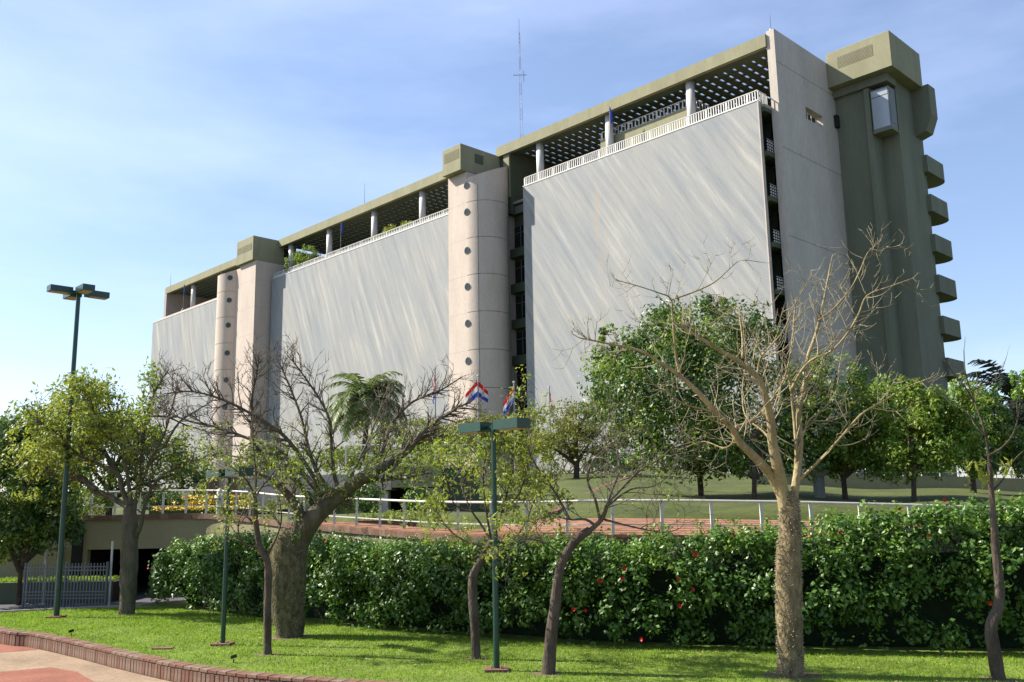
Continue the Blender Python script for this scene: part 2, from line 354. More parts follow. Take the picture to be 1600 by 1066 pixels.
for p in ES:
    col = [(p.x, p.y, p.z - .25), (p.x * 1.03, p.y + 3.5, upper_z(p.x, p.y + 3.6) - .35)]
    col.append((p.x * 1.03, p.y + 3.6, upper_z(p.x, p.y + 3.6) - .05))
    for Y in (30, 36, 42, 48, 53, 58):
        Yy = p.y + 3.6 + (58 - p.y - 3.6) * (Y - 26) / 32.; sx = Yy / p.y
        col.append((p.x * sx, Yy, upper_z(p.x * sx * 1.0, Yy) + .06 * math.sin(p.x * 1.7 + Yy)))
    col.append((p.x * 12, 320, 5)); col.append((p.x * 50, 1400, 5)); rows.append(col)
nc = len(rows[0])
V = [q for c in rows for q in c]
F = [(i * nc + j, (i + 1) * nc + j, (i + 1) * nc + j + 1, i * nc + j + 1) for i in range(len(rows) - 1) for j in range(nc - 1)]
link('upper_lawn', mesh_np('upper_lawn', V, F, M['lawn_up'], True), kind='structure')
# brick steps/paving just behind the rail
steps = tag(empty('brick_paving'), kind='structure')
def strip(o0, o1, dz0, dz1, i0, i1, thick=.1):
    mm = MB(); A = []; B = []
    for p in ES[i0:i1]:
        z0 = p.z + dz0; A.append((p.x * (1 + o0 * .008), p.y + o0, z0)); B.append((p.x * (1 + o1 * .008), p.y + o1, p.z + dz1))
    n = len(A); VV = A + B + [(a[0], a[1], a[2] - thick) for a in A]
    mm.add(VV, [(i, i + 1, n + i + 1, n + i) for i in range(n - 1)] + [(2 * n + i, 2 * n + i + 1, i + 1, i) for i in range(n - 1)]); return mm
iL = next(i for i, p in enumerate(ES) if p.x > -6.5); iM = next(i for i, p in enumerate(ES) if p.x > .5); iR = next(i for i, p in enumerate(ES) if p.x > 14)
NS = 8
for k in range(NS):
    i0 = iL if k < 2 else iM - max(0, 7 - k)
    strip(.02 + k * .44, .02 + k * .44 + .425, .03 + k * .042, .03 + (k + .8) * .042, i0, iR, .05).build('paving_course', M['brickpath'], steps)

wall = empty('retaining_wall', (0, 0, 0), 0, 'curved beige retaining wall with brick edge and underpass opening, behind the hedge', 'wall')
def wallrun(i0, i1, ztop, zbot, t0=0.0, t1=.3, dz=0):
    mm = MB(); n = i1 - i0; Vv = []
    for p in ES[i0:i1]:
        zt = p.z + ztop; zb = zbot(p) if callable(zbot) else zbot
        Vv += [(p.x, p.y + t0, zb), (p.x, p.y + t0, zt), (p.x, p.y + t1, zt), (p.x, p.y + t1, zb)]
    F = []
    for i in range(n - 1):
        for j in range(4): F.append((i * 4 + j, (i + 1) * 4 + j, (i + 1) * 4 + (j + 1) % 4, i * 4 + (j + 1) % 4))
    F += [(0, 1, 2, 3), tuple(reversed([(n - 1) * 4 + j for j in range(4)]))]
    mm.add(Vv, F); return mm
iA = next(i for i, p in enumerate(ES) if p.x > -15.3); iB = next(i for i, p in enumerate(ES) if p.x > -8.6)
wallrun(0, iA + 1, -.19, -.3).build('wall_panel', M['beige'], wall)
wallrun(iA, iB + 1, -.19, lambda p: 1.56).build('lintel_beam', M['beige'], wall)
wallrun(iB, len(ES), -.19, -.3).build('wall_panel', M['beige'], wall)
# brick edge course, made of single blocks
for i in range(0, len(ES) - 1):
    p, q = ES[i], ES[i + 1]
    if p.x < -17 or p.x > 13.5: continue
    d = (q - p); mm = MB().obox((p + q) / 2 + Vector((0, .10, -.10)), d * .492, Vector((0, .17, 0)), Vector((0, 0, .088)))
    o = mm.build('brick_block', random.choice((M['brick'], M['brick2'])), wall)
m = MB()
for x in (-9.6, -9.38): m.tube([(x, 32.3, .5), (x, 32.3, 2.42), (x + .1, 32.3, 2.5), (x + .35, 32.35, 2.5)], [.035] * 4, 8)
m.build('pipe', M['olive_grey'], wall)
m = MB().tube([(-8.4, 31.6, 1.2), (-8.4, 31.6, 2.2), (-8.42, 31.55, 2.3)], [.06, .06, .07], 8); m.build('pipe', M['olive_grey'], wall)
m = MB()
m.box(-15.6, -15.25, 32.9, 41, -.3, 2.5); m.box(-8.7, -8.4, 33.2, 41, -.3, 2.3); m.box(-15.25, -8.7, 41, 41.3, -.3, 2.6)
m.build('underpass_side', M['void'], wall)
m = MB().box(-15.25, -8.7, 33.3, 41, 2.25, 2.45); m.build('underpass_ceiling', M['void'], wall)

re = empty('ramp_edge', (0, 0, 0), 0, 'low dark brick edge climbing diagonally up the grass bank behind the railing', 'wall')
RP = [at(862, 806, 27), at(900, 785, 33), at(940, 764, 40), at(1000, 742, 52)]
for a, b in zip(RP, RP[1:]): 
    for k in range(6): MB().bar(a.lerp(b, k / 6), a.lerp(b, (k + .96) / 6), .22, .22).build('brick_block', M['brick'], re)
# railing on the terrace edge
def railing(name, pts, h, label, cat, group, pw=.055, mid=(.42,), post_gap=1.15, mt='cream_metal', top=.05):
    root = empty(name, (0, 0, 0), 0, label, cat, group)
    tl = MB(); lo = MB()
    for a, b in zip(pts, pts[1:]):
        tl.tube([a + Vector((0, 0, h)), b + Vector((0, 0, h))], [top / 2, top / 2], 8)
    tl.build('top_rail', M[mt], root)
    for k in mid:
        lo = MB()
        for a, b in zip(pts, pts[1:]): lo.bar(a + Vector((0, 0, h * k)), b + Vector((0, 0, h * k)), .03, .03)
        lo.build('lower_rail', M[mt], root)
    pm = MB().box(-pw / 2, pw / 2, -pw / 2, pw / 2, 0, h - top / 2 - .002).mesh('post', M[mt]); acc = 99
    for a, b in zip(pts, pts[1:]):
        acc += (b - a).length
        if acc >= (post_gap(a.x) if callable(post_gap) else post_gap): link('post', pm, root, a); acc = 0
    return root
pts = [p + Vector((0, .12, 0)) for p in ES if -15.3 < p.x < 15]
railing('terrace_railing', pts, .80, 'long cream railing along the brick edge above the hedge', 'railing', None, .066, (.33,), lambda x: .56 if x < -6 else .88 if x < 0 else 1.1, 'cream_metal', .06)
up = [at(x, y, 43) for x, y in ((1180, 742), (1285, 740), (1340, 741), (1380, 744), (1450, 744), (1500, 745), (1560, 747), (1700, 750))]
uw = empty('low_wall', (0, 0, 0), 0, 'low stained wall at the top of the grass bank below the white upper railing', 'wall')
m = MB()
for a, b in zip(up, up[1:]): m.obox((a + b) / 2 - Vector((0, 0, .4)), (b - a) / 2, Vector((0, .12, 0)), Vector((0, 0, .4)))
m.build('wall_panel', M['beige'], uw)
ups = smooth_poly(up, .43)
railing('upper_railing', ups, .60, 'white railing on the low wall at the top of the grass bank, right side', 'railing', None, .05, (.3,), .85, 'white_metal', .045)

# ------------------------------------------------------------------ gate fence at the left
fence = empty('gate_fence', (0, 0, 0), 0, 'grey metal picket gate beside the dark underpass on the left', 'gate')
f0, f1 = Vector((-15.3, 29.3, -.03)), Vector((-12.62, 29.0, -.03)); fd = f1 - f0; NP = 27
pk = MB().box(-.016, .016, -.012, .012, 0, 1.33).mesh('picket', M['steel'])
for i in range(NP): link('picket', pk, fence, f0 + fd * i / (NP - 1), (0, 0, 0))
for z in (.28, .38, .48, 1.12, 1.22): MB().bar(f0 + Vector((0, -.02, z)), f1 + Vector((0, -.02, z)), .02, .028).build('cross_bar', M['steel'], fence)
for t in (0, .5, 1): MB().bar(f0 + fd * t + Vector((0, .03, 0)), f0 + fd * t + Vector((0, .03, 1.36)), .06).build('gate_post', M['steel'], fence)
for x, nm in ((-12.58, 'thin pale post at the right end of the picket gate'), (-15.35, 'pale post behind the picket gate, right one of two'), (-15.9, 'pale post behind the picket gate, left one of two')):
    pr = empty('steel_post', (x, 30.6 if x < -15 else 29.2, -.05), 0, nm, 'post', 'pale posts by the gate')
    MB().cyl((0, 0), .035, 0, 2.0, 8).build('pole', M['white'], pr); MB().box(-.08, .08, -.08, .08, 0, .02).build('base_plate', M['white'], pr)
pl = empty('planter', (0, 0, 0), 0, 'low dark planter wall with a strip of grass on top, left of the gate', 'planter')
MB().box(-24, -13.3, 30.9, 31.1, -.05, .62).build('planter_wall', M['olive_grey'], pl)
MB().box(-24, -13.3, 31.1, 32.6, -.05, .58).build('planter_soil', M['soil'], pl)
lw = empty('side_building', (0, 0, 0), 0, 'low beige building with dark openings behind the big leafy tree, far left', 'building')
MB().box(-27, -15.7, 33.4, 40, 1.62, 2.56).build('wall', M['beige'], lw)
for x0, x1 in ((-27, -19.2), (-17.2, -15.95)): MB().box(x0, x1, 32.9, 40, -.05, 1.6).build('pillar', M['beige'], lw)
MB().box(-19.2, -17.2, 36, 36.2, -.05, 1.6).build('opening_shade', M['void'], lw)  # solid panel coloured as the shade in the opening

# ------------------------------------------------------------------ OFFICE BUILDING (local frame: x along the facade to the right, y into the building)
AZ = R(44.15)
r0 = ray(1183, 158); O3 = EYE + r0 * (76.0 / r0.y)
B = empty('office_building', (O3.x, O3.y, 0), AZ - math.pi / 2, 'huge long office block with pale slatted stone screens, olive roof canopy and stair towers', 'building')
def bx(name, x0, x1, y0, y1, z0, z1, mt, parent=None, bev=.0, **k): return MB().box(x0, x1, y0, y1, z0, z1, bev=bev).build(name, M[mt], parent or B, **k)
FL = [37.6 - 4.15 * k for k in range(9)]
# body
bx('body_wall', -126.8, -86, 3.2, 16, 3, 37.2, 'olive_grey'); bx('body_wall', -86, -33.5, 3.2, 16, 3, 37.2, 'olive_grey'); bx('body_wall', -33.5, .45, 3.2, 16, 3, 37.2, 'olive_grey')
bx('roof_terrace', -126.8, -33.9, .45, 16, 37.2, 37.5, 'concrete2'); bx('roof_terrace', -33.9, -29.4, 2.2, 16, 37.2, 37.5, 'concrete2'); bx('roof_terrace', -29.4, .48, .45, 16, 37.2, 37.5, 'concrete2')
# penthouse recess
bx('penthouse_wall', -126.0, -40.1, 11.5, 12, 37.5, 43.2, 'olive_grey'); bx('penthouse_wall', -33.2, .45, 13.0, 13.4, 37.5, 43.2, 'olive_grey')
# screens
def screen(x0, x1, mt):
    s = bx('stone_screen', x0, x1, 0, .4, 4, 37.75, mt)
    bx('coping', x0 - .04, x1 + .04, -.04, .44, 37.753, 37.85, 'white', s)
    return s
sR = screen(-29.5, 0, 'screenR'); sM = screen(-84.35, -40.1, 'screenM'); sL = screen(-128.2, -96.5, 'screenL')
# edge trim of the right screen
bx('edge_trim', .003, .10, -.02, .42, 4, 37.75, 'concrete', sR)
def terrace_rail(x0, x1, y, z, h, gap, w=.05, parent=None, mt='white', dense=None):
    r = MB().box(x0, x1, y - .04, y + .04, z + h - .07, z + h).build('terrace_rail', M[mt], parent or B)
    MB().box(x0, x1, y - .03, y + .03, z + .08, z + .14).build('lower_rail', M[mt], r)
    q = MB(); n = int((x1 - x0) / gap)
    for i in range(n + 1):
        xx = x0 + (x1 - x0) * i / n; ww = w * (2.0 if i % 8 == 0 else 1); q.box(xx - ww / 2, xx + ww / 2, y - .02, y + .02, z, z + h - .072)
    q.build('balusters', M[mt], r, kind='stuff'); return r
terrace_rail(-29.4, 0, .2, 37.853, 1.02, .27, .10)
terrace_rail(-84.2, -40.3, .2, 37.853, .80, .36, .09)
bx('parapet', -84.2, -40.3, .24, .30, 37.853, 38.30, 'white'); bx('parapet', -126.5, -96.5, .15, .32, 37.853, 38.2, 'concrete')
# corner rail running back to the end wall
q = MB()
for i in range(6): q.box(-.02, .03, .5 + i * .24 - .03, .5 + i * .24 + .03, 37.5, 38.75)
q.box(-.03, .04, .3, 1.55, 38.752, 38.83); q.build('corner_rail', M['white'], B)
# inner terrace block (raised garden) with railing
bx('terrace_block', -20.4, -8.8, 2.75, 7.5, 37.5, 41.15, 'olive')
terrace_rail(-20.3, -8.9, 2.9, 41.153, .95, .45, .12)
q = MB()
for i in range(9): q.box(-8.98, -8.9, 3.0 + i * .5, 3.06 + i * .5, 41.153, 42.1)
q.box(-8.98, -8.9, 2.98, 7.45, 42.103, 42.17); q.build('side_rail', M['white'], B)
# roof canopy
def fascia(x0, x1, z0=43.25, z1=44.45): return bx('roof_fascia', x0, x1, 1.3, 1.75, z0, z1, 'olive')
for x0, x1 in ((-126.2, -90.3), (-84.9, -60.0), (-60, -38.7), (-35.2, -18), (-18, .5)): fascia(x0 + .003, x1 - .003)
bx('rear_fascia', -126.2, .5, 14.6, 15.2, 43.25, 44.45, 'olive')
def canopy(x0, x1, step):
    n = int((x1 - x0) / step); bm = MB().box(-.33, .33, 1.76, 14.59, 43.62, 43.80).mesh('cross_beam', M['olive_grey'])
    for i in range(n + 1): link('cross_beam', bm, B, (x0 + (x1 - x0) * i / n, 0, 0))
    # solid margin behind the fascia
    q = MB()
    k = 0; y = 3.0
    while y < 14.3:
        wv = .50; q.box(x0 + .15, x1 - .15, y, y + wv, 43.66, 43.76); y += 1.15
    q.build('ceiling_slats', M['olive_grey'], B, kind='stuff')
    bx('canopy_margin', x0 + .15, x1 - .15, 1.76, 2.98, 43.28, 43.34, 'olive_grey')
canopy(-126, -90.5, 1.12); canopy(-84.7, -40.2, 1.06); canopy(-33.1, .3, 1.02)
# round columns
cm = MB().cyl((0, 0), .43, 37.5, 43.28, 20).mesh('column', M['white'], smooth=True)
for x in (-8.4, -18.7, -28.9, -50.2, -60.8, -72.0, -82.7, -93.6, -105.2, -116.4): link('column', cm, B, (x, 2.25, 0))
# far end wall
bx('end_wall', -127.2, -126.22, 1.5, 16, 3, 44.5, 'concrete2')
# near end wall with a small opening
ew = MB(); X0, X1 = .5, 1.27; ya, yb, za, zb = 6.35, 9.6, 37.5, 38.75
ew.box(X0, X1, 1.5, ya, 3, 44.75); ew.box(X0, X1, yb, 16, 3, 44.75); ew.box(X0, X1, ya, yb, 3, za); ew.box(X0, X1, ya, yb, zb, 44.75)
ew = ew.build('end_wall', M['endwall'], B)
q = MB()
for z in (41.6, 33.5, 25.4, 17.3): q.box(1.271, 1.276, 1.52, 15.98, z, z + .035)
q.build('joint_line', M['olive_grey'], ew)
q = MB()
for i in range(3): q.box(.7, .76, ya + .6 + i * .7, ya + .68 + i * .7, za, zb)
q.box(.7, .76, ya, yb, za + .45, za + .52); q.build('window_rail', M['white_metal'], ew)
bx('soffit_box', X0 + .02, X1 - .02, ya, ya + .08, za + .01, zb - .01, 'olive', ew)
# galleries between screen and end wall: slab, solid upstand, lattice guard
for k, z in enumerate(FL[:8]):
    g = bx('gallery_slab', -.9, .46, .45, 3.15, z - .75, z - .30, 'olive_grey')
    if k:
        q = MB()
        for i in range(7):
            for j in range(4): q.box(.40, .43, .52 + i * .36, .66 + i * .36, z - .28 + j * .26, z - .14 + j * .26)
        for j in range(5): q.box(.405, .425, .46, 3.1, z - .30 + j * .26, z - .26 + j * .26)
        q.build('guard_lattice', M['white'], g)
    bx('gallery_window', -.6, .40, 3.16, 3.19, z - 3.3, z - 1.0, 'glass', g)
# recessed bay between mid tower and right screen: bands and windows
bayx0, bayx1 = -36.0, -28.4
bx('bay_wall', bayx0, bayx1, 3.0, 3.19, 3, 37.2, 'olive_grey')
for k in range(8):
    z = 32.15 - 4.15 * k
    if z < 5: break
    wnd = bx('window', bayx0 + .2, bayx1 - .2, 2.96, 2.998, z, z + 2.55, 'glass')
    q = MB()
    for i in range(6):
        xx = bayx0 + .2 + (bayx1 - bayx0 - .4) * i / 5; q.box(xx - .05, xx + .05, 2.90, 2.955, z, z + 2.55)
    q.box(bayx0 + .2, bayx1 - .2, 2.88, 2.897, z + 1.7, z + 1.78); q.build('window_frame', M['frame'], wnd)
    bx('spandrel', bayx0, bayx1, 2.2, 2.95, z - 1.3, z - .25, 'olive_grey')
# upper block behind the mid tower
bx('upper_block', -39.9, -33.3, 1.76, 13.0, 36.0, 43.6, 'olive_grey'); bx('lit_block_face', -34.2, -33.28, 1.55, 1.757, 38.0, 43.24, 'olive')  # sunlit front and shaded side painted as two olives
bx('upper_block', -90.2, -85.1, 1.9, 11.4, 36.0, 43.24, 'olive_grey')
bx('bay_balcony_rail', -33.2, -29.6, 2.3, 2.36, 36.0, 36.9, 'frame')

# stair towers
def stair_tower(cxx, cyy, r, sx0, sx1, side, wang, wz, ztop, slant):
    """round stair shaft of stacked concrete courses plus a flat slab"""
    t = MB()
    yf = cyy - r
    # slab
    root = MB().box(sx0, sx1, yf, 2.4, 3, ztop[0]).build('stair_tower', M['concrete'], B)
    courses = [3] + [ztop[1] - 2.9 - 4.22 * k for k in range(8, -1, -1)]
    courses = [c for c in courses if c >= 3]; courses = sorted(set(courses)) + [None]
    n = 40
    for z0, z1 in zip(courses, courses[1:]):
        V = []
        for zz, rr in ((z0 + .02, r - .03), (z0 + .05, r), ((z1 or 0) - .02, r)):
            for i in range(n):
                a = 2 * math.pi * i / n; X = cxx + rr * math.cos(a); Y = cyy + rr * math.sin(a)
                Z = zz
                if z1 is None and zz == -.02: Z = ztop[1] + slant * (Y - yf)
                V.append((X, Y, Z))
        F = [(k * n + i, k * n + (i + 1) % n, (k + 1) * n + (i + 1) % n, (k + 1) * n + i) for k in range(2) for i in range(n)] + [tuple(range(2 * n, 3 * n)), tuple(range(n - 1, -1, -1))]
        mm = MB().add(V, F); o = mm.build('concrete_course', M['concrete'], root, smooth=False)
        me = o.data; sm = np.zeros(len(me.polygons), dtype=bool); sm[:2 * n] = True; me.polygons.foreach_set('use_smooth', sm)
        try: me.set_sharp_from_angle(angle=R(40))
        except Exception: pass
    # vertical joint
    a = wang + side * .55
    MB().box(-.015, .015, -.02, .02, 3, ztop[1] - 1).build('joint_line', M['olive_grey'], root, loc=(cxx + (r + .001) * math.cos(a), cyy + (r + .001) * math.sin(a), 0), rot=(0, 0, a + math.pi / 2))
    # round windows: rim + dark glass
    wx, wy = cxx + r * math.cos(wang), cyy + r * math.sin(wang)
    q = MB(); nn = 20; RR = .42
    V = []; F = []
    for (rad, dep) in ((RR, -.03), (RR, .05), (RR - .08, .05), (RR - .08, -.02)):
        V += [(rad * math.cos(2 * math.pi * i / nn), -dep, rad * math.sin(2 * math.pi * i / nn)) for i in range(nn)]
    for k in range(3): F += [(k * nn + i, k * nn + (i + 1) % nn, (k + 1) * nn + (i + 1) % nn, (k + 1) * nn + i) for i in range(nn)]
    ring = q.add(V, F).mesh('round_window', M['olive_grey'])
    pane = MB().add([(.36 * math.cos(2 * math.pi * i / nn), -.035, .36 * math.sin(2 * math.pi * i / nn)) for i in range(nn)], [tuple(range(nn))]).mesh('pane', M['glass'])
    for z in wz:
        g = link('round_window', ring, root, (wx, wy, z), (0, 0, wang + math.pi / 2)); link('round_window_pane', pane, root, (wx, wy, z), (0, 0, wang + math.pi / 2))
    for z in [c for c in courses if c]: MB().box(sx0 - .004, sx1 + .004, yf - .004, 2.3, z - .012, z + .012).build('slab_joint', M['concrete2'], root)
    return root
zmid = [38.55, 35.43, 30.95, 26.82, 22.67, 18.49, 14.32, 10.2]
stair_tower(-34.9, -.89, 2.71, -38.1, -34.9, 1, -math.pi / 2, zmid, (40.2, 39.43), .42)
bx('stair_link_wall', -37.5, -34.0, 1.0, 3.0, 3, 41.2, 'concrete')
stair_tower(-96.7, .3, 2.8, -89.85, -84.9, 1, -math.pi / 4, [39.75, 36.07, 32.0, 27.5, 23.2, 18.9, 14.6], (40.5, 40.45), .42)
bx('stair_link_wall', -95.5, -89.86, -.9, 2.4, 3, 41.1, 'concrete')
# tower caps (machine rooms)
def cap(x0, x1, y0, y1, z0, z1, vent):
    c = bx('tower_cap', x0, x1, y0, y1, z0, z1, 'olive', bev=.03)
    vx0, vx1, vz0, vz1 = vent
    q = MB()
    # vent: dark strip on the face paints recess shade behind louvre slats
    bx('vent_shade', vx0, vx1, y0 - .012, y0 - .004, vz0, vz1, 'void', c)
    n = 9
    for i in range(n): q.box(vx0, vx1, y0 - .024, y0 - .014, vz0 + (vz1 - vz0) * i / n, vz0 + (vz1 - vz0) * (i + .62) / n)
    q.build('louvre', M['olive'], c)
    return c
c1 = cap(-38.1, -34.9, -4.45, 1.7, 40.25, 43.38, (-37.8, -35.2, 41.7, 42.8))
bx('side_vent', -34.89, -34.86, -2.3, -1.0, 41.6, 42.7, 'olive_grey', c1)
c2 = cap(-90.2, -85.01, -3.0, 4.5, 40.55, 44.35, (-89.9, -85.4, 42.2, 43.2))
bx('side_window', -85.0, -84.97, 2.3, 3.2, 41.7, 43.2, 'glass', c2)

# ------------------------------------------------------------------ lift tower on the right end
M_ = M['olive']
c3 = cap(1.29, 7.55, 11.25, 18.1, 42.12, 45.65, (2.4, 5.9, 43.75, 44.85))
lt = bx('lift_tower', 1.29, 4.75, 12.5, 19.0, 3, 42.1, 'olive_shaded')
bx('rear_shaft', 4.755, 6.45, 14.2, 19.2, 3, 42.1, 'olive_shaded', lt)
bx('corner_fin', 4.3, 4.75, 12.15, 12.495, 3, 41.2, 'olive_shaded', lt)
bx('head_beam', 1.29, 6.6, 12.1, 14.19, 41.3, 42.1, 'olive_shaded', lt) 
cab = MB().box(4.85, 6.55, 12.3, 13.7, 36.75, 40.85); 
cab = cab.build('lift_cabin', M['frame'], lt)
M['cabglass'] = mat('cabin_glass', (.45, .50, .55), .12, .05, .5, spec=.7)  # sky reflection on the panes is put into this pale colour
bx('cabin_pane', 4.92, 6.48, 12.27, 12.296, 36.95, 40.0, 'cabglass', cab); bx('cabin_pane', 4.92, 6.48, 12.27, 12.296, 40.1, 40.7, 'cabglass', cab); bx('cabin_side_pane', 6.553, 6.575, 12.45, 13.6, 37.3, 40.5, 'frame', cab)
bx('cabin_floor', 4.8, 6.6, 12.25, 13.75, 36.55, 36.745, 'olive_shaded', cab)
MB().add([(6.455, 18.0, 37.4), (7.5, 18.0, 37.7), (8.1, 18.0, 39.2), (8.1, 18.0, 42.3), (6.455, 18.0, 42.3), (6.455, 19.6, 37.4), (7.5, 19.6, 37.7), (8.1, 19.6, 39.2), (8.1, 19.6, 42.3), (6.455, 19.6, 42.3)], [(0, 1, 2, 3, 4), (9, 8, 7, 6, 5), (0, 5, 6, 1), (1, 6, 7, 2), (2, 7, 8, 3), (3, 8, 9, 4), (4, 9, 5, 0)]).build('service_box', M['olive_shaded'], lt)
bx('rear_stair_core', 3.0, 6.2, 19.21, 20.4, 3, 38.5, 'olive_shaded', lt)
# curved balconies
for k in range(8):
    z = 34.2 - 4.0 * k
    P = [(3.0, 19.205), (6.85, 19.205)]
    for i in range(8):
        a = math.pi / 2 * i / 7; P.append((5.25 + 1.6 * math.cos(a), 23.0 + 1.6 * math.sin(a)))
    P += [(3.0, 24.3)]
    q = MB().prism([(p[0], p[1]) for p in P], z - .1, z + 1.6)
    q.build('balcony', M['olive_shaded'], lt)
bx('bridge_rail', 1.28, 1.6, 11.9, 12.4, 38.3, 39.5, 'void', lt)

# ------------------------------------------------------------------ roof things: mast, rods, flags
def to_world(x, y, z): return B.matrix_basis @ Vector((x, y, z))
def mast():
    p = to_world(-41.6, 12, 44.0)
    r = empty('antenna_mast', p, 0, 'tall slim lattice radio mast standing on the roof canopy', 'mast')
    H = 21.8; q = MB()
    w0 = .32
    def leg(i, z): 
        ww = w0 * (1 - z / H * .75); a = i * 2 * math.pi / 3; return Vector((ww * math.cos(a), ww * math.sin(a), z))
    for s in range(12):
        mt = M['mast_red'] if s % 2 else M['white']
        q = MB(); z0, z1 = H * s / 12, H * (s + 1) / 12
        for i in range(3):
            q.bar(leg(i, z0), leg(i, z1), .035)
            for t in range(3):
                a, b = z0 + (z1 - z0) * t / 3, z0 + (z1 - z0) * (t + 1) / 3
                q.bar(leg(i, a), leg((i + 1) % 3, b), .018)
        q.build('mast_section', mt, r)
    for z in (5.0, 15.6): MB().bar((-.9, 0, z), (.9, 0, z), .06).bar((.5, 0, z - 1), (.5, 0, z + .6), .06).build('dipole', M['frame'], r)
    MB().bar((0, 0, H), (0, 0, H + 2.0), .04).build('tip', M['frame'], r)
M['mast_red'] = mat('mast_red_paint', (.34, .22, .22), .6, .1, 3)
mast()
for (x, y, z, h, lb) in ((.9, 1.7, 44.75, 1.6, 'small antenna rod on top of the near end wall'), (-62.3, 1.6, 44.45, 3.2, 'thin antenna rod on the roof edge left of the middle stair tower'), (-125.0, 1.6, 44.45, 2.6, 'thin antenna rod at the far left end of the roof edge')):
    r = empty('antenna_rod', to_world(x, y, z), 0, lb, 'antenna', 'antenna rods on the roof edge')
    MB().tube([(0, 0, 0), (0, 0, h)], [.035, .015], 6).build('rod', M['frame'], r); MB().cyl((0, 0), .14, 0, .16, 10).build('foot', M['white'], r)
for kk in range(3):
    M['flag'] = [mat('flag_red', (.62, .02, .02), .8, .08, 3, trans=.25), mat('flag_white', (.75, .74, .74), .8, .05, 3, trans=.25), mat('flag_blue', (.03, .07, .42), .8, .08, 3, trans=.25)] if kk == 0 else M['flag']
M['gold'] = mat('emblem_ink', (.45, .36, .10), .8, .2, 30)
M['pole'] = mat('grey_pole_paint', (.42, .42, .40), .5, .1, 3)
def flag(root, zt, W, Hh, ang, droop, fold, seed):
    """cloth hanging from the pole top; stripes are rows of the cloth, one part each"""
    rnd = random.Random(seed); NU, NV = 14, 12
    def P(u, v):
        ph = seed * 1.3
        x = u * W * fold; y = .08 * math.sin(u * 8 + v * 2 + ph) * (.3 + u) + .04 * math.sin(u * 17 + ph)
        z = -v * Hh * (1 - .25 * u) - u * droop * W * .85 - u * u * droop * W * .08
        c, s = math.cos(ang), math.sin(ang); return (.03 * c + x * c - y * s, x * s + y * c, z)
    for k in range(3):
        V = [P(i / NU, (k * 4 + j) / NV) for j in range(5) for i in range(NU + 1)]; n = NU + 1
        F = [(j * n + i, j * n + i + 1, (j + 1) * n + i + 1, (j + 1) * n + i) for j in range(4) for i in range(NU)]
        link(('red_stripe', 'white_stripe', 'blue_stripe')[k], mesh_np('stripe', V, F, M['flag'][k], True), root, (0, 0, zt))
    V = []
    for i in range(12):
        a = 2 * math.pi * i / 12; p = P(.5 + .07 * math.cos(a), .5 + .10 * math.sin(a)); c, s = math.cos(ang), math.sin(ang)
        V.append((p[0] + s * .015, p[1] - .012, p[2]))
    MB().add(V, [tuple(range(12))]).build('emblem', M['gold'], root, loc=(0, 0, zt))
spec = ((680, 577, R(250), 1.0, .12, 'first flag from the left, hanging nearly edge-on'),
        (747, 588, R(195), .75, .60, 'second flag from the left, opened in two folds'),
        (803, 598, R(180), .85, .50, 'third flag from the left, slanting widest'),
        (858, 606, R(310), 1.0, .25, 'fourth and rightmost flag, hanging limp and twisted'))
for i, (px, py, ang, dr, fo, lb) in enumerate(spec):
    t = at(px, py, 58); zb = 4.2
    r = empty('flagpole', (t.x, t.y, zb), 0, 'pole of the ' + lb.split(',')[0], 'flagpole', 'flagpoles in front of the building')
    MB().tube([(0, 0, 0), (0, 0, t.z - zb)], [.07, .04], 8).build('pole', M['pole'], r); MB().cyl((0, 0), .07, t.z - zb, t.z - zb + .1, 8).build('finial', M['white'], r)
    MB().box(-.2, .2, -.2, .2, 0, .12).build('base', M['concrete2'], r)
    f = empty('flag', (t.x, t.y, t.z - .25), 0, 'red, white and blue ' + lb, 'flag', 'red, white and blue flags')
    flag(f, 0, 1.35, 1.05, ang, dr, fo, i + 2)
    if i == 1: flag(f, -.1, .95, 1.0, R(-20), .75, .65, 9)
for (x, y, zb, h, lb) in ((-17.5, .9, 37.5, 6.1, 'short flagpole with a furled flag on the right roof terrace'), (-67.0, .9, 37.5, 5.6, 'short flagpole with a furled flag on the middle roof terrace'), (-117.5, .9, 37.5, 6.0, 'short flagpole with a furled flag at the far left roof terrace')):
    r = empty('flagpole', to_world(x, y, zb), 0, lb, 'flagpole', 'flagpoles on the roof terrace')
    MB().tube([(0, 0, 0), (0, 0, h)], [.05, .03], 6).build('pole', M['pole'], r)
    q = MB(); q.tube([(.06, 0, h - .2), (.18, .02, h - .9), (.22, 0, h - 1.6), (.12, 0, h - 2.0)], [.03, .16, .14, .03], 7); q.build('furled_cloth', M['flag'][2], r)
    q = MB()
    for a in (0, 2.1, 4.2): q.bar((0, 0, 1.5), (.9 * math.cos(a), .9 * math.sin(a), 0), .05)
    q.build('stay', M['frame'], r)

